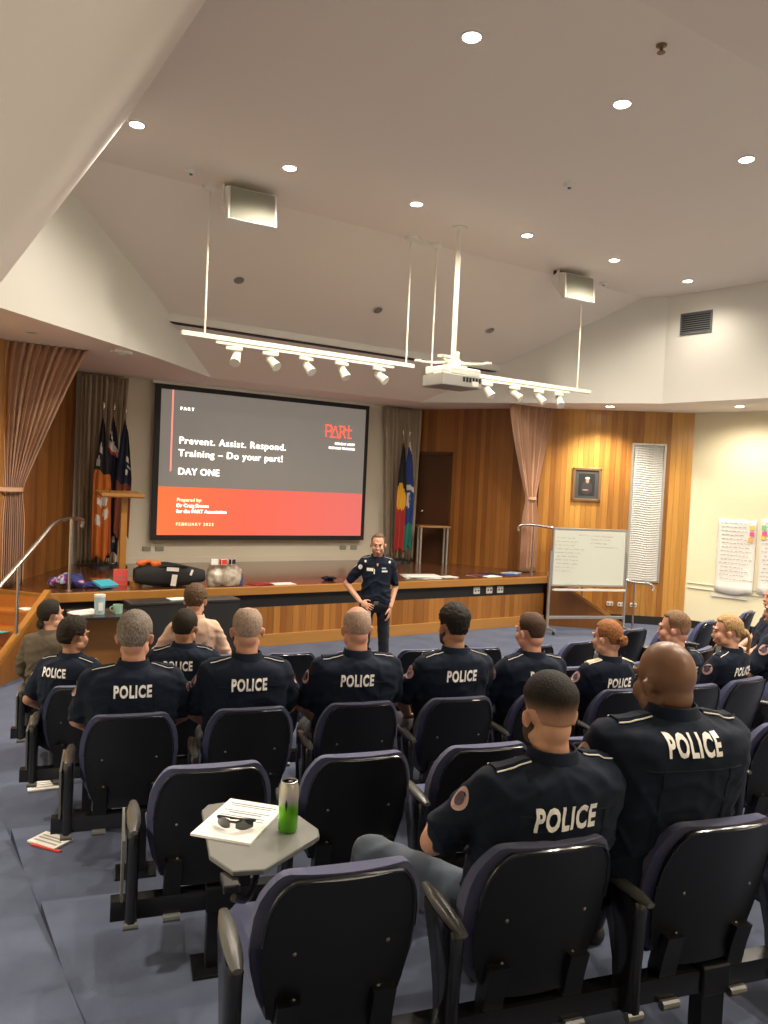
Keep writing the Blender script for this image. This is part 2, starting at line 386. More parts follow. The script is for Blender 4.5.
def stairs(name, label, top, ang, width, side, n=5):
    # top: the stage edge corner at the stringer; ang: downward heading; side: +1 treads lie to the left of the heading
    t = empty(name, label, 'stairs', (top[0], top[1], 0), ang)
    rise = S/n; run = .265
    for k in range(1, n):
        bm = NB(); z = S - rise*k
        box(bm, ((k-.5)*run, side*width/2, z-.02), (run+.03, width, .04), bev=.005); fin('tread', bm, m_tread, t)
        bm = NB(); box(bm, ((k-1)*run+.005, side*width/2, z+rise/2-.02), (.015, width, rise-.02)); fin('riser', bm, m_tread, t)
    bm = NB(); box(bm, ((n-1)*run, side*width/2, rise/2-.01), (.015, width, rise-.02)); fin('riser', bm, m_tread, t)
    bm = NB(); x1 = n*run*.96
    prof = [(-.05, S+.03), (x1, .09), (x1, 0), (-.05, 0)]
    vs0 = [bm.verts.new((x, -side*.0, z)) for x, z in prof]; vs1 = [bm.verts.new((x, -side*.045, z)) for x, z in prof]
    bm.faces.new(vs0); bm.faces.new(vs1[::-1])
    for i in range(4): bm.faces.new((vs0[i], vs0[(i+1) % 4], vs1[(i+1) % 4], vs1[i]))
    fin('stringer', bm, m_plank_dark, t)
    bm = NB(); ln = math.hypot(x1+.05, S-.06); a = math.atan2(S-.06, x1+.05)
    box(bm, None, (ln, .075, .05), mat=Matrix.Translation(((x1-.05)/2, -side*.022, (S+.12)/2)) @ Matrix.Rotation(a, 4, 'Y')); fin('stringer_cap', bm, m_lip, t)
    return t
stairs('stage_stairs', 'orange timber steps up to the stage behind the chrome rail by the left curtain', (1.49, 9.86), R(234), .95, -1)
stairs('stage_stairs', 'timber steps up to the stage behind the mobile whiteboard', (9.78, 9.86), R(-42), .78, 1)

def rail(name, label, pts, posts, rad=.026):
    t = empty(name, label, 'handrail', (posts[0][0], posts[0][1], 0)); o = Vector(t.location)
    bm = NB(); tube(bm, [Vector(p)-o for p in pts], rad, 12); fin('rail', bm, m_chrome, t, True)
    for (x, y, z0, z1) in posts:
        bm = NB(); tube(bm, [Vector((x, y, z0))-o, Vector((x, y, z1))-o], .019, 12); fin('post', bm, m_chrome, t, True)
        bm = NB(); lathe(bm, [(.045, 0), (.045, .008), (.022, .014)], Vector((x, y, z0))-o, 16); fin('post_foot', bm, m_chrome, t, True)
    return t
def smooth_path(pts, k=4):
    pts = [Vector(p) for p in pts]; out = []
    for i in range(len(pts)-1):
        p0, p1, p2, p3 = pts[max(i-1, 0)], pts[i], pts[i+1], pts[min(i+2, len(pts)-1)]
        for j in range(k):
            t = j/k
            out.append(.5*((2*p1) + (-p0+p2)*t + (2*p0-5*p1+4*p2-p3)*t*t + (-p0+3*p1-3*p2+p3)*t**3))
    return out + [pts[-1]]
rail('handrail', 'chrome handrail descending the left stage steps beside the woman in brown',
     smooth_path([(1.98, 10.32, 1.63), (1.98, 10.30, 1.72), (1.88, 10.2, 1.745), (1.74, 10.06, 1.745)], 4)[:-1] + smooth_path([(1.74, 10.06, 1.745), (1.58, 9.88, 1.70), (1.38, 9.66, 1.50), (1.04, 9.28, 1.16), (0.68, 8.88, .82), (0.54, 8.72, .70)], 4),
     [(1.81, 10.10, S, 1.745), (1.14, 9.34, .17, 1.25)])
rail('handrail', 'chrome handrail with hooked ends beside the right stage steps and whiteboard',
     smooth_path([(9.50, 10.45, 1.62), (9.50, 10.45, 1.70), (9.58, 10.38, 1.74), (9.75, 10.2, 1.74), (9.92, 10.03, 1.71)], 4)[:-1] + smooth_path([(9.92, 10.03, 1.71), (10.3, 9.68, 1.38), (10.75, 9.26, .95), (10.88, 9.13, .86), (11.02, 9.01, .83), (11.18, 8.88, .82), (11.24, 8.83, .76), (11.22, 8.83, .69)], 4),
     [(9.71, 10.28, S, 1.74), (11.0, 9.03, 0, .83), (10.35, 9.64, .40, 1.33)])

# --- rear curtains, side curtains
def drape(name, label, mat, y, top, tie, foot, ztop, ztie, zfoot, pleats, amp=.05, group=None):
    # top/tie/foot: (x0, x1) spans; ztie None for a straight curtain
    nu, nv = pleats*6, 26; bm = NB(); rows = []
    for j in range(nv+1):
        v = j/nv; z = ztop + (zfoot-ztop)*v
        if ztie is None: a, b = top[0]+(foot[0]-top[0])*v, top[1]+(foot[1]-top[1])*v; am = amp
        elif z > ztie:
            q = (ztop-z)/(ztop-ztie); e = q**1.25
            a, b = top[0]+(tie[0]-top[0])*e, top[1]+(tie[1]-top[1])*(q**.9); am = amp*(1-.45*q)
        else:
            q = min(1, (ztie-z)/.35); a, b = tie[0]+(foot[0]-tie[0])*q, tie[1]+(foot[1]-tie[1])*q; am = amp*(.55+.35*q)
        row = []
        for i in range(nu+1):
            u = i/nu
            ph = 2*PI*pleats*u + .5*math.sin(5*u+3*v)
            row.append(bm.verts.new((a+(b-a)*u, am*math.sin(ph) + .3*am*math.sin(2.3*ph+1), z)))
        rows.append(row)
    for r1, r2 in zip(rows, rows[1:]):
        for i in range(nu): bm.faces.new((r1[i], r1[i+1], r2[i+1], r2[i]))
    t = empty(name, label, 'curtain', ((foot[0]+foot[1])/2, y, zfoot), 0, group); o = Vector(t.location)
    for v in bm.verts: v.co += Vector((0, y, 0)) - o
    c = fin('drape', bm, mat, t, True, angle=80)
    sm = c.modifiers.new('sol', 'SOLIDIFY'); sm.thickness = .006
    if ztie is not None:
        bm = NB(); cx = (tie[0]+tie[1])/2; hw = (tie[1]-tie[0])/2+.015
        ringloft(bm, [[Vector((cx+hw*math.cos(2*PI*k/20), y+.075*math.sin(2*PI*k/20), ztie+dz))-o for k in range(20)] for dz in (-.025, .025)], cap=False)
        fin('tieback', bm, mat, t, True)
    return t
drape('stage_curtain', 'rose tan stage curtain tied back at the left edge of the stage', m_curtain, 10.50, (.30, 2.03), (.96, 1.30), (.88, 1.34), SZ, 2.08, S+.02, 19, .045)
drape('stage_curtain', 'rose tan stage curtain tied back between the side wall and the portrait wall', m_curtain, 10.52, (9.22, 10.30), (9.72, 9.93), (9.66, 10.02), SZ, 2.22, S+.02, 15, .045)
drape('backdrop_curtain', 'taupe backdrop curtain hanging behind the three left flags', m_curtain_b, 12.78, (2.38, 3.10), None, (2.40, 2.98), SZ-.03, None, S+.03, 9, .04)
drape('backdrop_curtain', 'taupe backdrop curtain hanging behind the two right flags', m_curtain_b, 12.78, (8.02, 8.86), None, (8.18, 8.80), SZ-.03, None, S+.03, 9, .04)

# --- door and stage table
dS = (Vector((8.86, BY, 0)) - Vector((10.02, 10.72, 0))).normalized(); nS = Vector((-dS.y, dS.x, 0))
aS = math.atan2(dS.y, dS.x)
door = empty('door_1', None, None, (0, 0, 0)); door['kind'] = 'structure'
dc = Vector((8.86, BY, 0)) - dS*.50 + nS*.035
bm = NB(); box(bm, (dc.x, dc.y, S+1.06), (.60, .035, 2.12), aS); fin('door_leaf', bm, m_door, door)
bm = NB()
for u in (-.335, .335): p = dc+dS*u+nS*.01; box(bm, (p.x, p.y, S+1.08), (.07, .05, 2.2), aS)
p = dc+nS*.01; box(bm, (p.x, p.y, S+2.16), (.74, .05, .07), aS); fin('door_frame', bm, m_door, door)
bm = NB(); p = dc + dS*.22 + nS*.06; ellipsoid(bm, p+Vector((0, 0, S+1.0)), (.03, .03, .03)); fin('door_handle', bm, m_chrome, door, True)

tb = empty('side_table', 'small pale topped table with two-tone steel legs beside the stage door', 'table', (8.83, 12.15, S), R(-25))
bm = NB(); box(bm, (0, 0, .725), (.62, .42, .035), bev=.004); fin('table_top', bm, m_lip, tb)
for sx in (-1, 1):
    for sy in (-1, 1):
        bm = NB(); tube(bm, [(sx*.26, sy*.16, 0), (sx*.26, sy*.16, .71)], .024, 12); fin('leg', bm, m_alu, tb, True)

# ------------------------------------------------------------------ screen and slide
scr = empty('projection_screen', 'wide black framed projection screen showing a grey and coral title slide', 'screen', (5.6, 12.80, 0))
X0, X1, Z0, Z1 = 3.555-5.6, 7.665-5.6, 1.255, 3.85
def srect(bm, x0, x1, z0, z1, y, mi=0): quad(bm, (x0, y, z0), (x1, y, z0), (x1, y, z1), (x0, y, z1), mi=mi)
bm = NB(); box(bm, (0, .02, (Z0+Z1)/2), (X1-X0, .03, Z1-Z0)); fin('screen_border', bm, m_black, scr)
bm = NB(); box(bm, (0, .03, Z1+.03), (X1-X0+.1, .10, .06)); fin('screen_case', bm, m_bulk, scr)
m_slide_grey = M('slide_grey', (.205, .188, .168), .7, emit=.56)
def M_grad():
    m = bpy.data.materials.new('slide_coral'); m.use_nodes = True; nt = m.node_tree; b = nt.nodes['Principled BSDF']
    tc = nt.nodes.new('ShaderNodeTexCoord'); sx = nt.nodes.new('ShaderNodeSeparateXYZ'); nt.links.new(tc.outputs['Generated'], sx.inputs[0])
    cr = nt.nodes.new('ShaderNodeValToRGB'); nt.links.new(sx.outputs[0], cr.inputs[0])
    cr.color_ramp.elements[0].color = (1.0, .20, .05, 1); cr.color_ramp.elements[1].color = (.85, .17, .155, 1)
    e = cr.color_ramp.elements.new(.4); e.color = (1.0, .145, .085, 1)
    b.inputs['Base Color'].default_value = (.2, .05, .03, 1); nt.links.new(cr.outputs[0], b.inputs['Emission Color']); b.inputs['Emission Strength'].default_value = .69
    return m
m_slide_coral = M_grad()
m_slide_white = M('slide_white', (.9, .88, .84), .7, emit=.71)
m_slide_pale = M('slide_pale', (1.0, .62, .45), .7, emit=.8)
m_slide_red = M('slide_logo_red', (.95, .13, .07), .7, emit=.85)
m_slide_rose = M('slide_rose', (.85, .28, .22), .7, emit=.8)
bx = .085; gx0, gx1, gz0, gz1 = X0+bx, X1-bx, Z0+.085, Z1-.08
zs = gz0 + (gz1-gz0)*.335
bm = NB(); srect(bm, gx0, gx1, zs, gz1, .0035); o = fin('slide_grey_area', bm, m_slide_grey, scr)
bm = NB(); srect(bm, gx0, gx1, gz0, zs, .0035); o = fin('slide_coral_area', bm, m_slide_coral, scr)
W_, H_ = gx1-gx0, gz1-gz0
def slide_text(s, x, y, size, mat, bold=.0, spacing=1.0, name='slide_text', align='LEFT'):
    me = text_mesh(s, size, 0, 0, align, spacing); b_ = NB()
    for dx, dy in ((0, 0), (bold, 0), (0, bold*.7), (bold, bold*.7)):
        n0 = len(b_.verts); b_.from_mesh(me); b_.verts.ensure_lookup_table()
        for v in b_.verts[n0:]: v.co += Vector((dx, dy, dx*.02))
    b_.to_mesh(me); b_.free(); me.materials.append(mat)
    return tag(link(name, me, scr, (gx0+x*W_, -.003, gz1-y*H_), (R(90), 0, 0)), kind='stuff')
slide_text('PART', .082, .125, .075, m_slide_white, .006, 1.5)
slide_text('Prevent. Assist. Respond.', .080, .345, .166, m_slide_white, .0065, 1.135)
slide_text('Training \u2013 Do your part!', .080, .432, .166, m_slide_white, .0065, 1.135)
slide_text('DAY ONE', .080, .560, .160, m_slide_white, .009, 1.05)
slide_text('Prepared by:', .080, .755, .085, m_slide_pale, .004)
slide_text('Dr Craig Brown', .080, .795, .085, m_slide_white, .004)
slide_text('for the PART Association', .080, .835, .085, m_slide_white, .004)
slide_text('FEBRUARY 2023', .080, .925, .075, m_slide_pale, .003, 1.3)
bm = NB(); srect(bm, gx0+.046*W_, gx0+.053*W_, gz1-.560*H_, gz1, -.002); fin('slide_accent_line', bm, m_slide_rose, scr)
# logo "PARt" drawn as strokes
bm = NB(); lx, lz = gx0+.785*W_, gz1-.235*H_; k = .2
def stroke(a, b, t=.024):
    a, b = Vector((a[0], 0, a[1])), Vector((b[0], 0, b[1])); d = (b-a).normalized(); nn = Vector((-d.z, 0, d.x))*t/2
    quad(bm, *[Vector((lx, -.003, lz))+p for p in (a-nn-d*t/2, b-nn+d*t/2, b+nn+d*t/2, a+nn-d*t/2)])
h = .21
for a, b in [((0, 0), (0, h)), ((0, h), (.09, h)), ((.09, h), (.115, h-.05)), ((.115, h-.05), (.09, h-.11)), ((.09, h-.11), (0, h-.11)),
             ((.10, 0), (.19, h-.02)), ((.19, h-.02), (.27, 0)), ((.10, 0), (.27, 0)),
             ((.30, 0), (.30, h)), ((.30, h), (.38, h)), ((.38, h), (.40, h-.05)), ((.40, h-.05), (.37, h-.10)), ((.37, h-.10), (.33, h-.10)), ((.36, h-.10), (.41, 0)),
             ((.48, .02), (.48, h+.02)), ((.44, h-.06), (.54, h-.06)), ((.48, 0), (.54, 0))]: stroke(a, b)
fin('slide_logo', bm, m_slide_red, scr)
slide_text('PREVENT ASSIST', .945, .285, .06, m_slide_white, .002, 1.0, 'slide_logo_caption', 'RIGHT')
slide_text('RESPOND TRAINING', .945, .32, .06, m_slide_white, .002, 1.0, 'slide_logo_caption', 'RIGHT')
for i, x in enumerate((3.52, 3.74, 7.28, 7.52)):
    bm = NB(); box(bm, (0, 0, 0), (.14, .015, .075), bev=.004); 
    tag(fin('wall_plate', bm, m_speaker, None, loc=(x, BY-.012, 1.10)), ['grey wall plate under the left end of the screen, nearer the lectern', 'grey wall plate under the left end of the screen, further right', 'grey wall plate under the right end of the screen, nearer its middle', 'grey wall plate under the right corner of the screen, nearest the curtain'][i], 'wall plate', 'plates under the screen')

# ------------------------------------------------------------------ lights
def downlight(x, y, z, label, on=True, r=.068, watts=LAMP_W, tilt=None, group='recessed ceiling downlights', spot=152):
    t = empty('downlight', label, 'light', (x, y, z), 0, group)
    if tilt: t.rotation_euler = tilt
    bm = NB()
    rings = [[(rad*math.cos(2*PI*k/24), rad*math.sin(2*PI*k/24), zz) for k in range(24)] for rad, zz in ((r, -.001), (r*1.22, -.001), (r*1.22, -.008), (r, -.012))]
    ringloft(bm, rings+[rings[0]], cap=False); fin('trim_ring', bm, m_whitepl, t, True)
    bm = NB(); lathe(bm, [(r, -.002), (r*.98, -.006), (.004, -.010)], (0, 0, 0), 24); fin('lamp', bm, m_glow if on else m_dark_lens, t, True)
    if on:
        ld = bpy.data.lights.new('downlight_lamp', 'SPOT'); ld.energy = watts; ld.color = LAMP_COL; ld.spot_size = R(spot); ld.spot_blend = .75; ld.shadow_soft_size = .07
        lo = bpy.data.objects.new('downlight_lamp', ld); COL.objects.link(lo); lo.parent = t; lo.location = (0, 0, -.05)
    return t
nm = {4.6: 'nearer row of ceiling downlights', 7.6: 'further row of ceiling downlights'}
ordn = ['first', 'second', 'third', 'fourth', 'fifth', 'sixth', 'seventh', 'eighth', 'ninth', 'tenth']
for x, i in zip((3.48, 5.10, 6.87, 8.5, 10.1), range(5)):
    downlight(x, 4.6, CZ, f'lit round downlight, {ordn[i]} from the left in the {nm[4.6]}', watts=LAMP_W*(.5 if i == 4 else 1.05))
for x, i in zip((1.84, 3.43, 5.06, 6.80, 8.44, 10.07), range(6)):
    downlight(x, 7.6, CZ, f'lit round downlight, {ordn[i]} from the left in the {nm[7.6]}', watts=LAMP_W*(.2 if i == 5 else .35 if i == 0 else .72))
for x, y, i in ((3.5, 1.6, 0), (5.2, 1.6, 1), (7.0, 1.6, 2), (9.0, 1.6, 3), (4.0, -1.0, 4), (7.0, -1.0, 5)):  # unseen lamps over the rear seats, added for ambient fill
    sl = (CZ-4.3)/7.62
    downlight(x, y, CZ-(3.62-y)*sl-.01, f'added unseen fill downlight over the rear seats, {ordn[i]} of six', tilt=(-math.atan(sl), 0, 0), watts=LAMP_W*.75)
downlight(10.50, 9.37, SZ, 'lit downlight in the low soffit beside the portrait wall', r=.07, watts=270, spot=128)
downlight(11.63, 7.64, SZ, 'lit downlight in the low soffit by the cream wall', r=.07, watts=120, spot=165)
downlight(11.9, 5.2, SZ, 'added unseen fill downlight in the low soffit further along the cream wall', r=.08, watts=200, spot=125)  # out of view, added to fill from the right soffit
downlight(12.1, 2.8, SZ, 'added unseen fill downlight in the low soffit over the rear right wall', r=.08, watts=200, spot=125)  # another added fill lamp out of view
downlight(.2, 8.9, SZ, 'added unseen fill downlight in the low soffit over the left steps', r=.08, watts=280, spot=125)  # out of view, added to fill from the left soffit
downlight(-.6, 5.5, LZ, 'added unseen fill downlight over the left aisle', r=.08, watts=130, spot=130)  # added aisle fill lamp, never in view
downlight(-.6, 2.5, LZ, 'added unseen fill downlight over the rear left aisle', r=.08, watts=130, spot=130)  # second added aisle fill lamp, unseen
downlight(1.25, 9.65, SZ, 'unlit round fitting in the soffit above the left curtain', False, r=.06)
tl = (-math.atan(SL), 0, 0)
def onslope(y): return CZ-SL*(y-YF)-.004
for x, y, lb, dk in ((3.78, 9.86, 'dark rimmed gimbal fitting in the sloping ceiling below the left speaker', 1), (6.0, 9.92, 'unlit recessed fitting in the sloping ceiling above the left light bar', 0), (8.16, 9.90, 'unlit recessed fitting in the sloping ceiling right of the projector pole', 0)):
    downlight(x, y, onslope(y), lb, False, r=.07, tilt=tl, group='unlit fittings in the sloping ceiling')
for x, y, lb in ((6.01, 6.09, 'small round smoke detector in the middle of the flat ceiling'), (2.61, 8.35, 'small round smoke detector left of the left speaker'), (9.23, 8.50, 'small round sensor right of the right speaker')):
    t = empty('smoke_detector', lb, 'detector', (x, y, CZ), 0, 'ceiling detectors')
    bm = NB(); lathe(bm, [(.065, 0), (.065, -.015), (.05, -.035), (.01, -.04)], seg=20); fin('housing', bm, m_whitepl, t, True)
    bm = NB(); lathe(bm, [(.02, -.038), (.018, -.05), (.004, -.052)], seg=12); fin('sensor', bm, m_clamp, t, True)
t = empty('sprinkler', 'small brass coloured sprinkler head near the ceiling crease', 'sprinkler', (4.66, 3.86, CZ))
bm = NB(); lathe(bm, [(.04, 0), (.04, -.006), (.014, -.012), (.012, -.05), (.03, -.052), (.03, -.056), (.004, -.058)], seg=14); fin('head', bm, m_frame_gold, t, True)
t = empty('emergency_light', 'small white twin fitting under the soffit beside the left curtain', 'light', (2.36, 10.15, SZ), R(20))
bm = NB(); box(bm, (0, 0, -.02), (.26, .12, .04), bev=.01); fin('body', bm, m_whitepl, t); bm = NB(); ellipsoid(bm, (.0, 0, -.045), (.05, .04, .02)); fin('lens', bm, m_whitepl, t, True)

# lighting bars with track heads
def track_bar(label, xa, xb, y, z, rods, heads, hl):
    t = empty('lighting_bar', label, 'lighting bar', (xa, y, z))
    bm = NB(); box(bm, ((xb-xa)/2, 0, 0), (xb-xa, .06, .055), bev=.004); fin('bar', bm, m_white, t)
    h0, h1 = min(heads)-.22, max(heads)+.22
    bm = NB(); box(bm, ((h0+h1)/2-xa, -.02, -.055), (h1-h0, .035, .03)); fin('track', bm, m_white, t)
    for rx in rods:
        bm = NB(); tube(bm, [(rx-xa, 0, 0), (rx-xa, 0, CZ-z)], .012, 10); fin('rod', bm, m_white, t, True)
        bm = NB(); lathe(bm, [(.085, CZ-z), (.08, CZ-z-.03), (.03, CZ-z-.06)], (rx-xa, 0, 0), 16); fin('ceiling_rose', bm, m_whitepl, t, True)
    for i, hx in enumerate(heads):
        g = empty('track_spotlight', hl.format(ordn[i]), 'spotlight', (hx, y-.02, z-.07), R(random.uniform(-15, 15)), 'track spotlights')
        bm = NB(); box(bm, (0, 0, -.03), (.20, .045, .05), bev=.01); fin('adapter', bm, m_white, g)
        bm = NB(); tube(bm, [(.03, 0, -.05), (.03, 0, -.10)], .012, 8); fin('stem', bm, m_white, g, True)
        a = R(random.uniform(35, 60)); sgn = 1
        mt = Matrix.Translation((.03, 0, -.13)) @ Matrix.Rotation(R(random.uniform(-40, 40)), 4, 'Z') @ Matrix.Rotation(-a, 4, 'X')
        bm = NB(); lathe(bm, [(.02, .10), (.045, .09), (.05, .02), (.062, -.085), (.062, -.10), (.05, -.10)], seg=18)
        for v in bm.verts: v.co = mt @ v.co
        fin('lamp_head', bm, m_white, g, True)
        bm = NB(); lathe(bm, [(.05, -.096), (.05, -.092), (.004, -.090)], seg=18)
        for v in bm.verts: v.co = mt @ v.co
        fin('lens', bm, m_dark_lens, g, True)
    return t
track_bar('white suspended lighting bar with five heads above the projection screen', 2.66, 5.83, 8.65, 3.955, (2.93, 5.71), (3.28, 3.74, 4.22, 4.72, 5.28), 'white track spotlight, {} from the left on the bar above the screen')
track_bar('white suspended lighting bar with four heads right of the projector', 6.05, 9.21, 8.65, 3.955, (6.13, 8.93), (7.10, 7.62, 8.10, 8.52), 'white track spotlight, {} from the left on the bar right of the projector')
# joining plate between the two rods at the ceiling
t = empty('ceiling_junction', 'white ceiling junction plate joining the two middle rods', 'ceiling plate', (5.92, 8.66, CZ))
bm = NB(); box(bm, (0, 0, -.025), (.36, .07, .05), bev=.012); fin('plate', bm, m_whitepl, t)

# ceiling speakers
def speaker(label, x, y, rz, side):
    t = empty('ceiling_speaker', label, 'speaker', (x, y, CZ), rz); t.scale = (.86,)*3
    bm = NB(); box(bm, (0, .10, -.03), (.62, .05, .06)); fin('bracket', bm, m_black, t)
    prof = [(.02, -.05), (-.20, -.10), (-.24, -.52), (-.18, -.55), (.16, -.16)]
    bm = NB(); n = len(prof)
    for sx in (-1, 1): pass
    a = [bm.verts.new((-.33, y_, z_)) for y_, z_ in prof]; b = [bm.verts.new((.33, y_, z_)) for y_, z_ in prof]
    bm.faces.new(a); bm.faces.new(b[::-1])
    for i in range(n): bm.faces.new((a[i], a[(i+1) % n], b[(i+1) % n], b[i]))
    fin('cabinet', bm, m_whitepl, t)
    bm = NB(); a = R(4); box(bm, None, (.60, .012, .40), mat=Matrix.Translation((0, -.222, -.31)) @ Matrix.Rotation(R(-5.4), 4, 'X')); fin('grille', bm, m_speaker, t)
    for sx in (-1, 1):
        bm = NB(); box(bm, (sx*.345, -.04, -.17), (.02, .06, .28), bev=.006); fin('side_arm', bm, m_whitepl, t)
    return t
speaker('white ceiling speaker beside the left rod above the projection screen', 3.30, 8.42, R(-4), 0)
speaker('white ceiling speaker above the right lighting bar', 8.46, 8.42, R(-4), 0)

# projector on its pole
pj = empty('projector', 'white ceiling projector hung from a long white pole', 'projector', (5.96, 7.94, -.05), R(0))
bm = NB(); tube(bm, [(0, 0, 4.02), (0, 0, 5.35)], .033, 14); tube(bm, [(0, 0, 5.3), (0, 0, CZ+.05)], .024, 14); fin('pole', bm, m_white, pj, True)
bm = NB(); lathe(bm, [(.10, CZ+.05), (.10, CZ+.038), (.03, CZ+.02)], seg=18); fin('ceiling_flange', bm, m_white, pj, True)
bm = NB()
for sx, sy in ((1, .25), (-1, .25), (1, -.25), (-1, -.25)):
    tube(bm, [(0, 0, 4.0), (sx*.20, sy*.5, 3.985), (sx*.36, sy, 3.99)], .016, 8)
    lathe(bm, [(.05, 3.985), (.05, 4.015)], (sx*.37, sy, 0), 12)
box(bm, (0, 0, 3.98), (.16, .16, .10), bev=.02); box(bm, (.06, 0, 4.08), (.05, .05, .12), bev=.01); box(bm, (-.1, 0, 4.06), (.22, .06, .03), bev=.01)
fin('mount', bm, m_white, pj, True)
bm = NB(); box(bm, (.02, .02, 3.875), (.60, .40, .09), bev=.02); box(bm, (-.24, -.1, 3.84), (.14, .2, .09), bev=.02); fin('casing', bm, m_whitepl, pj)
bm = NB(); box(bm, (0, 0, 3.745), (.62, .44, .15), bev=.012); fin('body', bm, m_alu, pj)
bm = NB()
for i in range(7): box(bm, (.315, -.15+i*.05, 3.745), (.012, .02, .10))
for i in range(6): box(bm, (.02+i*.05, -.222, 3.765), (.03, .012, .06))
fin('vent_grille', bm, m_black, pj)
bm = NB(); box(bm, (.20, -.226, 3.72), (.10, .01, .06)); fin('label_plate', bm, m_paper, pj)
bm = NB()
mt = Matrix.Translation((-.12, .225, 3.745)) @ Matrix.Rotation(R(-90), 4, 'X')
lathe(bm, [(.055, 0), (.055, .05), (.045, .05), (.004, .03)], seg=18)
for v in bm.verts: v.co = mt @ v.co
fin('lens', bm, m_dark_glass, pj, True)

# air vent in the right bulkhead
p0, p1 = Vector((10.67, 8.41, 0)), Vector((10.95, 6.74, 0)); dv = (p1-p0).normalized(); nv_ = Vector((dv.y, -dv.x, 0)); av = math.atan2(dv.y, dv.x)
t = empty('air_vent', 'dark louvred air vent high on the right bulkhead', 'vent', (*(p0+dv*.51+nv_*.012).xy, 5.165), av)
bm = NB(); box(bm, (0, 0, 0), (.50, .012, .31)); fin('backing', bm, m_black, t)
bm = NB()
for sx in (-.25, .25): box(bm, (sx, -.008, 0), (.02, .02, .33))
for sz in (-.16, .16): box(bm, (0, -.008, sz), (.52, .02, .02))
fin('frame', bm, m_grey_mount, t)
bm = NB(); box(bm, None, (.48, .028, .004), mat=Matrix.Rotation(R(35), 4, 'X')); bmesh.ops.recalc_face_normals(bm, faces=bm.faces)
me = bpy.data.meshes.new('slat'); bm.to_mesh(me); bm.free(); me.materials.append(m_grey_mount)
for i in range(9): link('slat', me, t, (0, -.012, -.135+i*.034))

# ------------------------------------------------------------------ things on the right wall
def onR(u, off=.03):   # u metres along the boarded wall from the corner K
    p = K - dW*u + nR*off; return p
uP = (K - Vector((10.77, 10.07, 0))).dot(dW)
pc = onR(uP, .045)
t = empty('framed_portrait', 'framed dark portrait of an officer in a white cap on the boarded wall', 'picture', (pc.x, pc.y, 2.52), aw)
bm = NB()
for sx in (-.235, .235): box(bm, (sx, 0, 0), (.05, .035, .61), bev=.006)
for sz in (-.285, .285): box(bm, (0, 0, sz), (.52, .035, .05), bev=.006)
fin('frame', bm, m_frame_gold, t)
bm = NB(); box(bm, (0, .006, 0), (.44, .01, .55)); fin('mount', bm, M('picture_mount', (.05, .052, .05), .8), t)
bm = NB(); box(bm, (0, .0, .0), (.29, .006, .40)); fin('photograph', bm, m_black, t)
m_ph_skin = M('photo_skin', (.34, .24, .18), .7); m_ph_white = M('photo_cap', (.55, .50, .44), .7); m_ph_navy = M('photo_coat', (.035, .03, .035), .7)
def disc(bm, c, rx, rz, y): bm.faces.new([bm.verts.new((c[0]+rx*math.cos(2*PI*k/16), y, c[1]+rz*math.sin(2*PI*k/16))) for k in range(16)])
bm = NB(); disc(bm, (0, -.06), .10, .13, -.0045); fin('pictured_coat', bm, m_ph_navy, t)
bm = NB(); disc(bm, (.01, .07), .032, .045, -.006); fin('pictured_face', bm, m_ph_skin, t)
bm = NB(); disc(bm, (.01, .118), .046, .022, -.0075); fin('pictured_cap', bm, m_ph_white, t)
bm = NB(); disc(bm, (-.02, -.10), .06, .012, -.0075); fin('pictured_arms', bm, m_ph_skin, t)

# louvred window in the boarded wall
uW = (K - Vector((11.61, 9.385, 0))).dot(dW); pw = onR(uW, .03)
win = empty('window_1', None, None, (pw.x, pw.y, 2.05), aw); win['kind'] = 'structure'
bm = NB()
for sx in (-.285, .285): box(bm, (sx, -.01, 0), (.035, .04, 2.50), bev=.003)
for sz in (-1.25, 1.25): box(bm, (0, -.01, sz), (.60, .04, .035), bev=.003)
fin('window_frame', bm, m_alu, win)
bm = NB(); box(bm, (0, .012, 0), (.56, .01, 2.48)); fin('window_backing', bm, m_whitepl, win)
m_slat = M('blind_slat', (.54, .54, .51), .35)
bm = NB()
pts = []
for j in range(9):
    u = j/8; pts.append((-.27+.54*u, .014*math.sin(2*PI*u+.6)-.02*u))
ringloft(bm, [[(x, -.004+dy, z+dz) for dy, dz in ((-.012, -.0205), (.012, .0205), (.014, .0185), (-.010, -.0225))] for x, z in pts]); bmesh.ops.recalc_face_normals(bm, faces=bm.faces)
me = bpy.data.meshes.new('slat'); bm.to_mesh(me); bm.free(); me.materials.append(m_slat)
for i in range(59): link('slat', me, win, (0, 0, -1.205+i*.0422), (0, R(-3.5), 0))

for i, u in enumerate((1.32, 1.12, .90)):
    p = onR(u, .035)
    t = empty('power_outlet', f'white power outlet low on the boarded wall, {ordn[i]} from the whiteboard', 'outlet', (p.x, p.y, .34), aw, 'outlets on the boarded wall')
    bm = NB(); box(bm, (0, 0, 0), (.12, .014, .075), bev=.004); fin('plate', bm, m_whitepl, t)
    bm = NB(); [box(bm, (sx, -.008, .0), (.03, .006, .022)) for sx in (-.03, .03)]; fin('socket', bm, m_pad, t)
for i, x in enumerate((8.18, 8.45, 8.69)):
    t = empty('power_outlet', f'white outlet in the black band of the stage front, {ordn[i]} from the presenter', 'outlet', (x, 9.938, .655), 0, 'outlets in the stage front')
    bm = NB(); box(bm, (0, 0, 0), (.13, .016, .115), bev=.004); fin('plate', bm, m_whitepl, t)
    bm = NB(); [box(bm, (sx, -.009, .0), (.03, .006, .03)) for sx in (-.03, .03)]; fin('socket', bm, m_pad, t)

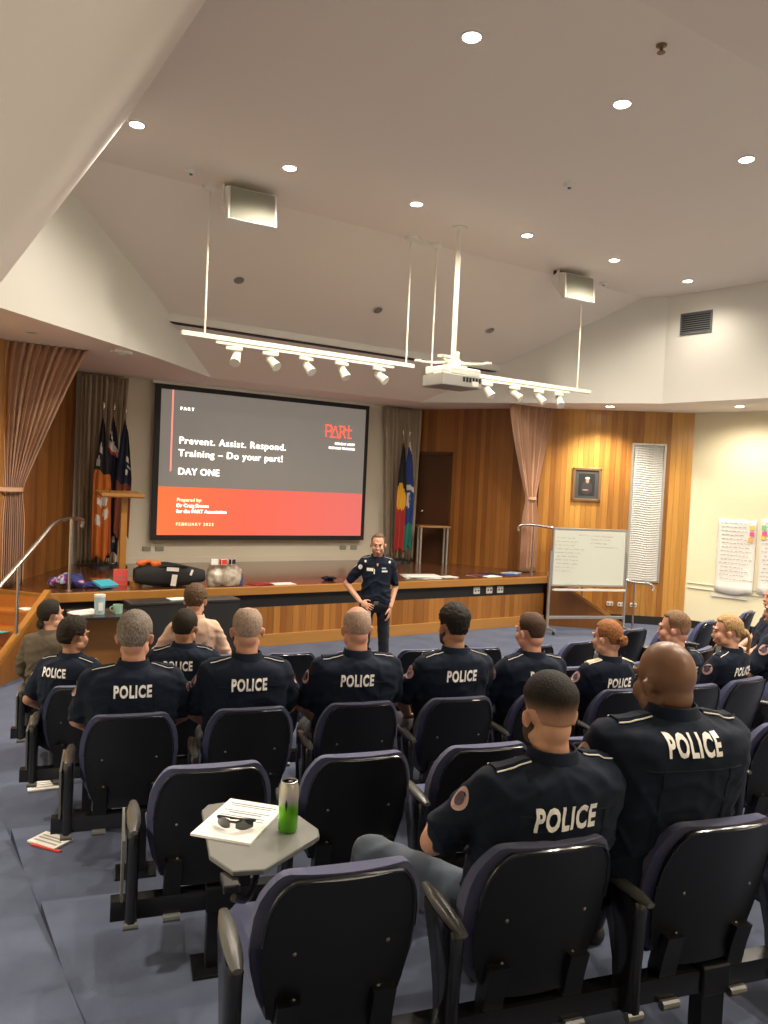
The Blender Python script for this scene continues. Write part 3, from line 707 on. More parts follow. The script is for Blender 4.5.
# flip chart sheets on the cream wall
def sheet(label, u, z0, z1, w_, curl, notes, seed):
    rnd = random.Random(seed); p = K + dC*u + nC*.025
    t = empty('flipchart_sheet', label, 'paper', (p.x, p.y, z0), R(-75.9))
    bm = NB(); rows = []
    for j in range(13):
        v = j/12; row = []
        for i in range(9):
            x = -w_/2 + w_*i/8; z = z1-z0 - (z1-z0)*v
            if j == 12: z -= .10*math.sin(i/8*PI)*0 + .04*math.sin(i/8*PI*1.0)
            if j == 0: z += .015*math.sin(i*1.7)
            y = -.008*math.sin(4*v+i*.5) - curl*max(0, v-.85)*3 - .004
            row.append(bm.verts.new((x, y, z + (.03 if j == 12 and i > 5 else 0))))
        rows.append(row)
    for a, b in zip(rows, rows[1:]):
        for i in range(8): bm.faces.new((a[i], a[i+1], b[i+1], b[i]))
    o = fin('sheet', bm, m_paper, t, True); md = o.modifiers.new('s', 'SOLIDIFY'); md.thickness = .002
    bm = NB()
    for k in range(15):
        z = (z1-z0)*(.95-.055*k); x = -w_/2+.04+rnd.uniform(0, .05); xe = w_/2-.04-rnd.uniform(0, .25)*w_
        while x < xe:
            l = rnd.uniform(.02, .07); box(bm, (x+l/2, -.022, z+rnd.uniform(-.004, .004)), (l, .003, .010)); x += l+.018
    fin('handwriting', bm, m_ink, t)
    for (x, z, mm) in notes:
        bm = NB(); box(bm, (x, -.026, z), (.075, .004, .075)); fin('sticky_note', bm, mm, t)
m_pinknote = M('pink_note', (.85, .10, .28), .7); m_yel = M('yellow_note', (.85, .62, .12), .7); m_orn = M('orange_note', (.85, .42, .10), .7); m_green = M('green_note', (.25, .62, .30), .7)
sheet('curling white flipchart sheet with three sticky notes on the cream wall', .87, .74, 2.02, .64, .07, [(.25, 1.15, m_yel), (.26, 1.04, m_pinknote), (.24, .94, m_orn)], 3)
sheet('second flipchart sheet at the edge of the cream wall', 1.58, .78, 2.05, .64, .05, [(-.26, 1.13, m_green), (-.25, 1.02, m_pinknote), (-.27, .96, m_yel)], 5)
bm = NB(); box(bm, (0, 0, 0), (.62, .012, .06)); p = K + dC*.80 + nC*.02
tag(fin('wall_strip', bm, m_bulk, None, loc=(p.x, p.y, .66), rot=(0, 0, R(-75.9))), 'pale torn strip of adhesive under the first flipchart sheet', 'strip')

# ------------------------------------------------------------------ mobile whiteboard
ab = R(-18); wbd = empty('mobile_whiteboard', 'mobile whiteboard with faint handwriting in front of the right stage steps', 'whiteboard', (9.92, 9.12, 0), ab)
WB = 1.36
bm = NB(); box(bm, (0, 0, 1.27), (WB, .02, .94)); fin('board', bm, m_board, wbd)
bm = NB()
for sx in (-1, 1): box(bm, (sx*WB/2, 0, 1.27), (.03, .035, .97), bev=.004)
for sz in (-.475, .475): box(bm, (0, 0, 1.27+sz), (WB+.03, .035, .03), bev=.004)
fin('board_frame', bm, m_alu, wbd)
for sx in (-1, 1):
    bm = NB(); box(bm, (sx*(WB/2+.035), .0, .72), (.032, .045, 1.30), bev=.004); fin('upright', bm, m_alu, wbd)
    bm = NB(); box(bm, (sx*(WB/2+.035), 0, .075), (.036, .55, .036), bev=.006); fin('foot', bm, m_alu, wbd)
    for sy in (-1, 1):
        bm = NB(); mt = Matrix.Translation((sx*(WB/2+.035), sy*.24, .03)) @ Matrix.Rotation(R(90), 4, 'Y')
        lathe(bm, [(.004, -.011), (.03, -.011), (.03, .011), (.004, .011)], seg=14)
        for v in bm.verts: v.co = mt @ v.co
        fin('castor', bm, m_black, wbd, True)
bm = NB(); box(bm, (0, 0, .25), (WB+.07, .03, .05), bev=.004); fin('crossbar', bm, m_alu, wbd)
bm = NB(); box(bm, (0, -.05, .72), (WB*.98, .085, .022), bev=.004); box(bm, (0, -.09, .735), (WB*.98, .01, .03)); fin('pen_tray', bm, m_white, wbd)
bm = NB(); bm2 = NB(); rnd = random.Random(4)
for k in range(11):
    z = 1.64 - k*.062; left = -.64+rnd.uniform(0, .05); tgt = bm2 if k == 0 else bm
    if k == 0: spans = [(-.22, .42)]
    elif k < 3: spans = [(left, left+rnd.uniform(.3, .5)), (.02, rnd.uniform(.25, .45))]
    elif k == 3: spans = [(left, left+.34), (.10, .55)]
    else: spans = [(left, left+rnd.uniform(.2, .48))]
    for a, b in spans:
        x = a
        while x < b:
            l = rnd.uniform(.012, .03); hh = rnd.uniform(.008, .022)
            box(tgt, (x, -.0115, z - .03*x + rnd.uniform(-.004, .004)), (l, .002, .006)); box(tgt, (x+l/2, -.0115, z-.03*x+hh/2), (.005, .002, hh)); x += l+rnd.choice((.006, .006, .03))
fin('handwriting', bm, m_ink, wbd); fin('red_heading', bm2, m_inkred, wbd, None)
wm = wbd.matrix_basis.copy(); 
def on_wb(x, y, z): return wbd.location + Matrix.Rotation(ab, 3, 'Z') @ Vector((x, y, z))
t = empty('board_eraser', 'dark board eraser lying on the whiteboard tray', 'eraser', on_wb(-.30, -.055, .731), ab)
bm = NB(); box(bm, (0, 0, .018), (.17, .05, .026), bev=.006); fin('grip', bm, m_purple, t); bm = NB(); box(bm, (0, 0, .004), (.17, .05, .008)); fin('felt', bm, m_black, t)
for i, (x, mm, lb) in enumerate(((.02, m_paper, 'white'), (.16, m_red, 'red'))):
    t = empty('marker_pen', f'{lb} marker pen lying on the whiteboard tray', 'marker', on_wb(x, -.055, .741), ab, 'markers on the tray')
    bm = NB(); tube(bm, [(-.055, 0, 0), (.03, 0, 0)], .009, 10); fin('barrel', bm, m_whitepl, t, True); bm = NB(); tube(bm, [(.03, 0, 0), (.065, 0, 0)], .0095, 10); fin('cap', bm, mm, t, True)

# ------------------------------------------------------------------ flags
def flag(label, x, y, z0, ztop, zlow, width, design, mats, lean=0, seed=1, pole_top=.10):
    t = empty('flag', label, 'flag', (x, y, z0), 0, 'flags on stands')
    bm = NB(); tube(bm, [(0, 0, .03), (lean, 0, ztop+pole_top-z0)], .013, 10); fin('staff', bm, m_flagstaff, t, True)
    bm = NB(); ellipsoid(bm, (lean, 0, ztop+pole_top-z0+.05), (.018, .018, .07)); fin('finial', bm, m_chrome, t, True)
    bm = NB(); lathe(bm, [(.16, 0), (.15, .03), (.04, .06), (.02, .09)], seg=18); fin('stand', bm, m_black, t, True)
    bm = NB(); nu, nv = 24, 40; rows = []; rnd = random.Random(seed); ph = rnd.uniform(0, 6)
    for j in range(nv+1):
        v = j/nv; row = []
        wd = width*(.16+.84*min(1, v*2.2)**.8)
        for i in range(nu+1):
            u = i/nu; z = ztop - (ztop-zlow)*v - .16*u*(1-v) + .05*math.sin(u*9+ph)*v
            row.append(bm.verts.new((lean*(1-v*.6) - wd/2 + wd*u, -.045 + .03*math.sin(u*15+ph+v*2)*(.3+v), z-z0)))
        rows.append(row)
    for j in range(nv):
        for i in range(nu):
            f = bm.faces.new((rows[j][i], rows[j][i+1], rows[j+1][i+1], rows[j+1][i])); f.material_index = design((i+.5)/nu, (j+.5)/nv)
    o = fin('cloth', bm, mats, t, True, angle=80); md = o.modifiers.new('s', 'SOLIDIFY'); md.thickness = .003
    return t
m_fblack = M('flag_black', (.012, .011, .013), .8); m_fred = M('flag_red', (.38, .03, .03), .8); m_fyel = M('flag_yellow', (.75, .42, .03), .8)
m_fnavy = M('flag_navy', (.008, .009, .032), .8); m_fwhite = M('flag_white', (.62, .58, .55), .8); m_fgreen = M('flag_green', (.02, .20, .16), .8); m_foch = M('flag_ochre', (.48, .13, .02), .8); m_fblue = M('flag_blue', (.02, .05, .22), .8)
FM = [m_fblack, m_fred, m_fyel, m_fnavy, m_fwhite, m_fgreen, m_foch, m_fblue, M('flag_maroon', (.17, .04, .02), .8)]
def d_nt(u, v):
    if v < .38: return 4 if (u-.3)**2+((v-.22)*3)**2 < .012 or (u-.2)**2+((v-.32)*3)**2 < .012 else 0
    for a, b in ((.35, .60), (.72, .66), (.3, .74), (.62, .56)):
        if (u-a)**2*1.0+((v-b)*4.5)**2 < .028: return 4
    return 6
def d_au(u, v):
    if v < .30:
        if abs(v-.20) < .02 or abs(v-.10-.15*u) < .018: return 4
        if abs(v-.235) < .014: return 1
        return 3
    return 4 if (u-.7)**2+((v-.9)*4)**2 < .01 else 3
def d_dk(u, v):
    if (u-.75)**2+((v-.3)*4)**2 < .016 or (u-.68)**2+((v-.42)*4)**2 < .012 or (u-.85)**2+((v-.36)*4)**2 < .008: return 4
    return 3 if v < .52 else 8
def d_ab(u, v):
    if (u-.45)**2*.8+((v-.50)*2.6)**2 < .12: return 2
    return 0 if v < .40+.10*u else 1
def d_ts(u, v):
    if v > .74: return 5
    if abs(v-.40) < .03 and u > .3: return 4
    if (u-.55)**2+((v-.52)*3.2)**2 < .05: return 7 if (u-.55)**2+((v-.52)*3.2)**2 < .016 and (u > .55) else 4
    if v < .06: return 4
    return 7
flag('black and ochre flag with white petals on a stand, nearest the left curtain', 2.68, 12.42, S, 3.22, 1.00, .27, d_nt, FM, -.03, 2)
flag('navy flag with a red and white crossed corner, middle of the left three', 2.81, 12.50, S, 3.22, 1.05, .25, d_au, FM, .02, 3)
flag('dark flag with white stars and a red lower half, nearest the screen', 2.93, 12.42, S, 3.18, 1.35, .24, d_dk, FM, .06, 4)
flag('black and red flag with a yellow disc, left of the right pair', 8.22, 12.46, S, 3.22, 1.10, .26, d_ab, FM, .02, 5)
flag('blue and green flag with a white star emblem, right of the right pair', 8.38, 12.50, S, 3.22, 1.10, .26, d_ts, FM, .04, 8)

# ------------------------------------------------------------------ stage clutter
lc = empty('lectern', 'slim wooden lectern with a slanted top on the left of the stage', 'lectern', (2.54, 10.75, S), R(0))
bm = NB(); box(bm, (.06, 0, .59), (.085, .075, 1.14), bev=.006); fin('column', bm, m_lip, lc)
bm = NB(); box(bm, None, (.56, .42, .03), mat=Matrix.Translation((0, 0, 1.20)) @ Matrix.Rotation(R(8), 4, 'X'), bev=.004); box(bm, (0, -.215, 1.195), (.56, .018, .045)); fin('reading_top', bm, m_lip, lc)
bm = NB(); box(bm, (0, 0, .018), (.62, .42, .036), bev=.006); fin('base', bm, m_tread, lc)
bm = NB(); tube(bm, [(-.12, .05, 1.21), (-.12, .05, 1.27)], .006, 8); fin('microphone_stub', bm, m_black, lc, True)

def lump(name, label, cat, c, size, mats, seed, n=9, group=None, voxel=.02, rf=1.0):
    rnd = random.Random(seed); bm = NB()
    for k in range(n):
        ellipsoid(bm, (rnd.uniform(-.7, .7)*size[0], rnd.uniform(-.7, .7)*size[1], size[2]*rnd.uniform(.3, .75)), (size[0]*rnd.uniform(.25, .5)*rf, size[1]*rnd.uniform(.3, .5)*rf, size[2]*rnd.uniform(.3, .5)*rf), u=12, v=8)
    me = remesh(bm, voxel, 2)
    for v, nrm_ in zip(me.vertices, vnormals(me)):
        v.co += nrm_*.02*noise.noise(v.co*14+Vector((seed, 0, 0)))
        v.co.z = max(v.co.z, 0)
    for m_ in mats: me.materials.append(m_)
    if len(mats) > 1:
        for p in me.polygons:
            q = noise.noise(p.center*9+Vector((0, seed, 0))); p.material_index = 0 if q < .12 else min(len(mats)-1, 1 + int((q-.12)*8) % (len(mats)-1))
    return tag(link(name, me, None, c), label, cat, group)
lump('clothing_pile', 'heap of blue and purple clothing at the left end of the stage', 'clothes', (1.85, 10.36, S), (.24, .16, .17), [m_purple, m_magenta, m_sky], 3)
lump('clothing_pile', 'flat dark blue garment between the clothing heap and the cyan book', 'clothes', (2.13, 10.30, S), (.22, .13, .07), [m_purple, m_fblue], 5)
t = empty('book', 'cyan covered book leaning on the stage near the lectern', 'book', (2.27, 10.20, S), R(25))
bm = NB(); box(bm, None, (.26, .19, .03), mat=Matrix.Translation((0, 0, .06)) @ Matrix.Rotation(R(18), 4, 'X')); fin('cover', bm, m_cyan, t)
bm = NB(); box(bm, None, (.25, .184, .022), mat=Matrix.Translation((.006, .004, .06)) @ Matrix.Rotation(R(18), 4, 'X')); fin('pages', bm, m_paper, t); bm = NB(); box(bm, (0, .06, .025), (.2, .08, .05)); fin('spine_block', bm, m_purple, t)
t = empty('card_box', 'small coral red box standing in front of the lectern', 'box', (2.50, 10.40, S), R(-10))
bm = NB(); box(bm, (0, 0, .11), (.18, .06, .22), bev=.004); fin('carton', bm, M('coral_card', (.75, .10, .08), .6), t); bm = NB(); box(bm, (0, -.032, .08), (.12, .004, .008)); box(bm, (0, -.032, .13), (.12, .004, .008)); fin('print', bm, m_print, t)
t = empty('tape_roll', 'yellow tin beside the coral box on the stage', 'tin', (2.68, 10.30, S))
bm = NB(); lathe(bm, [(.08, 0), (.08, .07), (.075, .075), (.004, .075)], seg=18); fin('tin', bm, m_lip, t, True)
# black duffel bag
bg = empty('duffel_bag', 'long black duffel bag with white tags lying on the stage', 'bag', (3.10, 10.22, S), R(-4))
bm = NB(); rings = []
for k in range(13):
    u = k/12; x = -.46+.92*u; f = (math.sin(PI*(.08+.84*u)))**.35
    rings.append([(x, .17*f*(abs(math.cos(a))**.7)*math.copysign(1, math.cos(a)), .15 + .15*f*(abs(math.sin(a))**.7)*math.copysign(1, math.sin(a)) + (.03*math.sin(u*5) if math.sin(a) > 0 else 0)) for a in [2*PI*j/18 for j in range(18)]])
ringloft(bm, rings); fin('body', bm, M('black_canvas', (.014, .014, .016), .8, bump=.4, bscale=200), bg, True)
bm = NB(); tube(bm, smooth_path([(-.2, -.12, .27), (-.1, -.16, .29), (.1, -.16, .29), (.2, -.12, .27)]), .012, 8); fin('handle', bm, m_black, bg, True)
for (x, z, w_, h_, a) in ((.0, .245, .16, .05, 4), (.02, .10, .07, .15, 8), (.25, .20, .03, .08, 20)):
    bm = NB(); box(bm, None, (w_, .004, h_), mat=Matrix.Translation((x, -.178, z)) @ Matrix.Rotation(R(a), 4, 'Y')); fin('tag', bm, m_paper, bg)
lump('orange_bag', 'bright orange pouch lying on top of the duffel bag', 'pouch', (2.80, 10.16, S+.275), (.15, .10, .085), [m_orange], 8)
t = empty('plastic_bag', 'clear plastic bag of things beside the duffel bag', 'bag', (3.85, 10.15, S))
me_bag = lump('tmpbag', 'x', 'x', (0, 0, 0), (.22, .15, .25), [M('clear_plastic', (.40, .35, .29), .18, var=.55, vscale=22, coat=.6)], 12, rf=1.5); me_bag.name = 'bag_film'; 
for k_ in ('label', 'category'): del me_bag[k_]
me_bag.parent = t
bm = NB(); [box(bm, (dx, -.06, .33), (.10, .05, .08), .3*i, bev=.005, mi=i) for i, dx in enumerate((-.18, -.05, .08))]; fin('contents', bm, [m_paper, m_red, m_black], t)
t = empty('spray_bottle', 'blue bottle standing right of the plastic bag', 'bottle', (4.10, 10.22, S))
bm = NB(); lathe(bm, [(.045, 0), (.048, .10), (.04, .14), (.018, .16)], seg=16); fin('bottle', bm, M('bottle_blue', (.03, .08, .25), .3), t, True); bm = NB(); lathe(bm, [(.02, .155), (.02, .21), (.004, .212)], seg=14); fin('cap', bm, m_whitepl, t, True)
def papers(name, label, cat, c, size, rz, mats, n=3, seed=1, group=None, thick=.006):
    t = empty(name, label, cat, c, rz, group); rnd = random.Random(seed)
    for k in range(n):
        bm = NB(); box(bm, (rnd.uniform(-.03, .03), rnd.uniform(-.03, .03), thick*(k+.5)), (size[0], size[1], thick*.9), R(rnd.uniform(-14, 14))); fin('leaf', bm, mats[k % len(mats)], t)
    return t
papers('leaflet', 'red leaflet lying on the stage lip right of the blue bottle', 'leaflet', (4.38, 10.10, S), (.30, .21), .2, [m_red, m_fred], 2)
papers('leaflet', 'white sheet on the stage just right of the red leaflet', 'leaflet', (4.72, 10.05, S), (.34, .21), -.1, [m_paper], 1)
g = lump('glove', 'dark glove like pouch on the stage left of the presenter', 'pouch', (5.55, 10.25, S), (.17, .09, .06), [m_black, m_fnavy], 6)
papers('paper_stack', 'loose stack of white sheets on the stage right of the presenter', 'papers', (7.30, 10.30, S), (.60, .42), -.25, [m_paper], 5, 3)
papers('paper_stack', 'smaller white sheets at the right end of the loose stack', 'papers', (7.72, 10.22, S), (.32, .23), .1, [m_paper], 2, 9)
m_maroon = M('maroon_cover', (.16, .035, .045), .5)
for i, (x, y, rz, ms, lb) in enumerate(((8.45, 10.30, .2, [m_paper, m_maroon], 'maroon booklets on the stage, nearest the white sheets'), (8.82, 10.42, -.3, [m_maroon, m_fnavy], 'maroon and navy booklets second from the white sheets'), (9.12, 10.26, .1, [m_maroon, m_fblue], 'blue topped booklets on the stage before the right handrail'), (8.62, 10.12, -.1, [m_paper], 'thin white leaflet at the stage lip beside the booklets'), (9.38, 10.44, .4, [m_paper, m_sky], 'pale blue leaflet nearest the right curtain'))):
    papers('booklet_pile', lb, 'booklets', (x, y, S), (.32, .23), rz, ms, 2 if i != 3 else 1, 20+i, 'booklets on the stage')
papers('folder', 'teal folder lying on a left stage step', 'folder', (1.02, 9.55, .5), (.36, .25), .8, [m_teal], 1, 2)
papers('leaflet', 'white sheet lying on an upper left stage step', 'leaflet', (1.36, 9.86, .684), (.26, .19), .5, [m_paper], 1, 2)

# desk and low table in front of the stage
dk = empty('control_desk', 'black fronted desk standing against the stage before the duffel bag', 'desk', (3.03, 9.40, 0), 0)
bm = NB(); box(bm, (0, 0, .79), (1.38, .36, .03), bev=.004); fin('desk_top', bm, M('dark_laminate', (.035, .034, .033), .3), dk)
bm = NB(); box(bm, (0, -.155, .39), (1.36, .025, .77)); fin('front_panel', bm, m_black, dk)
for sx in (-1, 1): bm = NB(); box(bm, (sx*.67, .0, .39), (.025, .32, .77)); fin('side_panel', bm, m_black, dk)
lt = empty('low_table', 'dark topped table with a wooden side panel holding cups', 'table', (2.03, 9.12, 0), R(-8))
bm = NB(); box(bm, (0, 0, .715), (.80, .60, .03), bev=.004); fin('table_top', bm, M('black_laminate', (.03, .028, .027), .25), lt)
bm = NB(); box(bm, (-.02, .05, .35), (.62, .03, .68)); fin('wood_panel', bm, m_lip, lt)
for sx in (-1, 1): bm = NB(); box(bm, (sx*.36, 0, .35), (.05, .5, .70)); fin('leg_panel', bm, m_door, lt)
t = empty('drinks_tumbler', 'tall pale blue tumbler on the low table', 'cup', (1.96, 9.06, .73))
bm = NB(); lathe(bm, [(.055, 0), (.06, .18), (.06, .21), (.052, .21), (.004, .20)], seg=18); fin('cup', bm, m_sky, t, True); bm = NB(); lathe(bm, [(.063, .195), (.063, .222), (.004, .225)], seg=18); fin('lid', bm, m_whitepl, t, True); bm = NB(); box(bm, (0, -.06, .09), (.05, .006, .09)); fin('sticker', bm, m_paper, t)
t = empty('mug', 'mint green mug on the low table', 'mug', (2.16, 9.05, .73))
bm = NB(); lathe(bm, [(.05, 0), (.055, .10), (.05, .10), (.045, .02), (.004, .02)], seg=20); fin('bowl', bm, m_mint, t, True); bm = NB(); tube(bm, smooth_path([(-.05, 0, .085), (-.085, 0, .07), (-.085, 0, .04), (-.05, 0, .025)]), .008, 8); fin('handle', bm, m_mint, t, True)
papers('paper_stack', 'white papers spread on the low table beside the tumbler', 'papers', (1.82, 9.16, .73), (.30, .21), .3, [m_paper], 3, 4)
papers('leaflet', 'white sheet lying on the black fronted desk', 'leaflet', (2.98, 9.40, .805), (.28, .19), .1, [m_paper], 1, 6)

# ------------------------------------------------------------------ auditorium chairs
def slab(zs, ws, yf, thick, cols=14, wrap=.05, taper=.0):
    """curved shell: zs heights, ws half widths, yf(z) rear face y; bends forward at the sides by wrap"""
    bm = NB(); front, back = [], []
    for z, w_ in zip(zs, ws):
        fr_, bk_ = [], []
        for i in range(cols+1):
            u = -1+2*i/cols; x = u*w_; yb = yf(z) + wrap*(x/.22)**2
            bk_.append(bm.verts.new((x, yb, z))); fr_.append(bm.verts.new((x*.97, yb+thick*(1-.35*u*u)*(1-taper*max(0, (z-.62)/.24)), z)))
        front.append(fr_); back.append(bk_)
    n = len(zs)
    for G in (front, back):
        for j in range(n-1):
            for i in range(cols): bm.faces.new((G[j][i], G[j][i+1], G[j+1][i+1], G[j+1][i]))
    for j in range(n-1):
        for i in (0, cols): bm.faces.new((front[j][i], back[j][i], back[j+1][i], front[j+1][i]))
    for j in (0, n-1):
        for i in range(cols): bm.faces.new((front[j][i], front[j][i+1], back[j][i+1], back[j][i]))
    return bm
def yback(z): return -.155 - .115*max(0, z-.40)/.46
ZS = [.355, .365, .385, .42, .47, .55, .64, .71, .76, .795, .818, .832, .839]
WS = [.112, .138, .163, .186, .198, .211, .216, .211, .200, .186, .171, .158, .146]
def chair_meshes():
    P = {}
    P['back_shell'] = (slab(ZS, WS, yback, .022, wrap=.045), m_plastic)
    zc = [.40, .42, .46, .55, .64, .71, .76, .80, .828, .843, .849]; wc = [.165, .190, .212, .234, .240, .235, .224, .206, .188, .172, .156]
    P['back_cushion'] = (slab(zc, wc, lambda z: yback(z)+.024, .105, wrap=.045, taper=.55), m_blue)
    bm = NB(); prev = None
    pth = [((WS[k]-.003)*1.0, ZS[k]-.002) for k in range(6, len(ZS))]
    line = [(-x, z) for x, z in pth] + [(x, z) for x, z in pth[::-1]]
    tube(bm, [(x, yback(z)+.045*(x/.22)**2-.001, z) for x, z in line], .006, 6); P['rim_bead'] = (bm, m_armgloss)
    bm = NB(); rr_ = []
    for k in range(7):
        u = k/6; y = -.12+.50*u; ww = .185+.035*math.sin(PI*min(1, u*1.1)*.5)
        rr_.append([(x_*ww, y, z_) for x_, z_ in ((-1, .40), (-1.02, .43), (-.9, .455+.012*math.sin(PI*u)), (0, .452), (.9, .455+.012*math.sin(PI*u)), (1.02, .43), (1, .40), (0, .395))])
    ringloft(bm, rr_); P['seat_cushion'] = (bm, m_blue)
    bm = NB(); box(bm, (0, .12, .385), (.36, .42, .025), bev=.008); P['seat_pan'] = (bm, m_plastic)
    bm = NB()
    for x, z in ((-.12, .47), (.12, .47), (-.13, .62), (.13, .62)): ellipsoid(bm, (x, yback(z)+.045*(x/.22)**2-.002, z), (.006, .003, .006), u=8, v=6)
    P['screw'] = (bm, m_clamp)
    for nm_, sx in (('bracket_a', -1), ('bracket_b', 1)):
        bm = NB(); x = sx*.135
        ringloft(bm, [[(x+dx, y+dy, z) for dx, dy in ((-.032, -.03), (.032, -.03), (.032, .03), (-.032, .03))] for y, z in ((-.12, .24), (-.12, .33), (-.135, .40), (-.155, .47))])
        P[nm_] = (bm, m_plastic)
        bm = NB(); tube(bm, [(x-.032, -.165, .243), (x+.032, -.165, .243)], .016, 10); P['clamp'+nm_[-2:]] = (bm, m_clamp)
    for nm_, sx in (('arm_l', -1), ('arm_r', 1)):
        bm = NB(); x = sx*.285
        ringloft(bm, [[(x+dx, yc+dy, z) for dx, dy in ((-.022, -hy), (-.010, -hy-.012), (.010, -hy-.012), (.022, -hy), (.022, hy), (.010, hy+.012), (-.010, hy+.012), (-.022, hy))]
                      for yc, hy, z in ((-.14, .045, .24), (-.14, .042, .30), (-.135, .046, .38), (-.125, .062, .46), (-.105, .085, .54), (-.095, .10, .585), (-.09, .095, .61))])
        P[nm_] = (bm, m_armgloss)
        bm = NB(); rings = []
        for k in range(9):
            u = k/8; y = -.235+.29*u; f = math.sin(PI*(.06+.88*u))**.4
            rings.append([(x+.027*f*math.cos(a), y, .622+.016*f*math.sin(a)) for a in [2*PI*j/12 for j in range(12)]])
        ringloft(bm, rings); P['pad'+nm_[-2:]] = (bm, m_pad)
        bm = NB(); tube(bm, [(x-.028, -.185, .243), (x+.028, -.185, .243)], .016, 10); P['armclamp'+nm_[-2:]] = (bm, m_clamp)
        # tablet stowed beside the arm
        bm = NB(); pl = [(-.20, .58), (.06, .60), (.10, .55), (.07, .30), (-.06, .27), (-.17, .33)]
        a = [bm.verts.new((x+sx*-.0-.040, y, z)) for y, z in pl]; b = [bm.verts.new((x-.030, y, z)) for y, z in pl]
        bm.faces.new(a); bm.faces.new(b[::-1]); [bm.faces.new((a[i], a[(i+1) % 6], b[(i+1) % 6], b[i])) for i in range(6)]
        P['tablet'+nm_[-2:]] = (bm, m_tablet)
    out = {}
    for k, (bm, mt) in P.items():
        sm = k not in ('seat_pan', 'tablet_l', 'tablet_r') and not k.startswith(('clamp', 'armclamp'))
        o = fin(k, bm, mt, None, sm, angle=50); out[k] = o.data; bpy.data.objects.remove(o)
    return out
CH = chair_meshes()
def chair(label, x, y, z, rz, left_arm=True, right_arm=False, tablet=True, group='auditorium chairs in raked rows'):
    t = empty('auditorium_chair', label, 'chair', (x, y, z), rz, group)
    link('back_shell', CH['back_shell'], t); c = link('back_cushion', CH['back_cushion'], t); link('rim_bead', CH['rim_bead'], t)
    s_ = link('seat_cushion', CH['seat_cushion'], t); link('seat_pan', CH['seat_pan'], s_)
    link('screw', CH['screw'], t)['kind'] = 'stuff'
    for q in ('a', 'b'):
        b_ = link('bracket', CH['bracket_'+q], t); link('clamp', CH['clamp_'+q], b_)
    for q, on in (('l', left_arm), ('r', right_arm)):
        if on:
            a_ = link('armrest', CH['arm_'+q], t); link('arm_pad', CH['pad_'+q], a_); link('arm_clamp', CH['armclamp_'+q], a_)
            if tablet and q == 'l': link('stowed_tablet', CH['tablet_'+q], t)
    return t
rowname = {'A': 'nearest row', 'A2': 'second nearest row', 'B': 'middle row', 'C': 'fourth row', 'D': 'front row'}
# first chair back-top point, pitch, floor height, number of chairs
ROWS = {'A': ((1.015, 1.67), .625, .475, 4), 'A2': ((1.03, 2.73), .575, .39, 7), 'B': ((.975, 3.81), .58, .29, 10), 'C': ((.98, 4.88), .575, .17, 10), 'D': ((1.06, 6.02), .575, .08, 9)}
SEAT = {}
TW = {('B', 0): .015, ('B', 1): .04, ('B', 2): .065, ('B', 3): .08, ('B', 4): .09, ('B', 5): .07, ('B', 6): .02, ('B', 7): -.04, ('A2', 1): .02, ('A2', 2): .02}
def seat_pose(row, k):
    p, pitch_, z, n = ROWS[row]; p = Vector((*p, 0)); t0 = p.dot(T); s0 = p.dot(N); t = t0 + k*pitch_
    q = N*(s0+row_bend(t)) + T*t
    e = 1e-3; ang = R(-13.5) + math.atan((row_bend(t+e)-row_bend(t-e))/(2*e))
    fwd = Vector((-math.sin(ang), math.cos(ang), 0)); o = q + fwd*.272
    return o, z, ang
occ = {('A', 1): 'bearded man', ('A', 2): 'bald man', ('B', 0): 'grey haired officer', ('B', 1): 'cropped grey officer', ('B', 2): 'balding officer', ('B', 3): 'dark haired officer', ('B', 4): 'short haired officer', ('B', 5): 'officer with red bun'}
for row, (p, pitch_, z, n) in ROWS.items():
    ps = []
    for k in range(n):
        o, z, ang = seat_pose(row, k); SEAT[row, k] = (o, z, ang)
        o = o + Vector((math.cos(ang), math.sin(ang), 0))*TW.get((row, k), 0)
        lab = f'black backed blue chair, {ordn[k]} from the aisle in the {rowname[row]}'
        if (row, k) in occ: lab = f'black backed chair under the {occ[row, k]}, {ordn[k]} from the aisle, {rowname[row]}'
        if row == 'A' and k == 0: lab = 'nearest empty chair with its grey writing tablet swung out'
        chair(lab, o.x, o.y, z, ang, True, k == n-1, tablet=(k == 0 and row != 'A'))
        ps.append((o, ang))
    bt = empty('seat_beam', f'black steel floor beam carrying the chairs of the {rowname[row]}', 'seat beam', (ps[0][0].x, ps[0][0].y, z), 0, 'seat beams')
    bm = NB(); org = Vector((ps[0][0].x, ps[0][0].y, 0)); path = []
    for i, (o, ang) in enumerate(ps):
        f_ = Vector((-math.sin(ang), math.cos(ang), 0)); sd = Vector((math.cos(ang), math.sin(ang), 0)); c = o - f_*.125 - org
        if i == 0: path.append((c - sd*.36, f_))
        path.append((c, f_))
        if i == len(ps)-1: path.append((c + sd*.34, f_))
    ringloft(bm, [[c + f_*dy + Vector((0, 0, dz)) for dy, dz in ((-.03, .25), (.03, .25), (.03, .325), (-.03, .325))] for c, f_ in path]); fin('beam', bm, m_armgloss, bt)
    for i in range(0, len(ps), 2):
        o, ang = ps[i]; sd = Vector((math.cos(ang), math.sin(ang), 0)); f_ = Vector((-math.sin(ang), math.cos(ang), 0)); c = o + sd*.05 - f_*.125 - org
        bm = NB(); box(bm, (c.x, c.y, .13), (.095, .06, .25), ang, bev=.005); box(bm, (c.x, c.y, .29), (.11, .085, .10), ang, bev=.006); fin('pedestal', bm, m_plastic, bt)
        bm = NB(); box(bm, (c.x, c.y, .006), (.20, .16, .012), ang, bev=.003); fin('floor_plate', bm, m_plastic, bt)
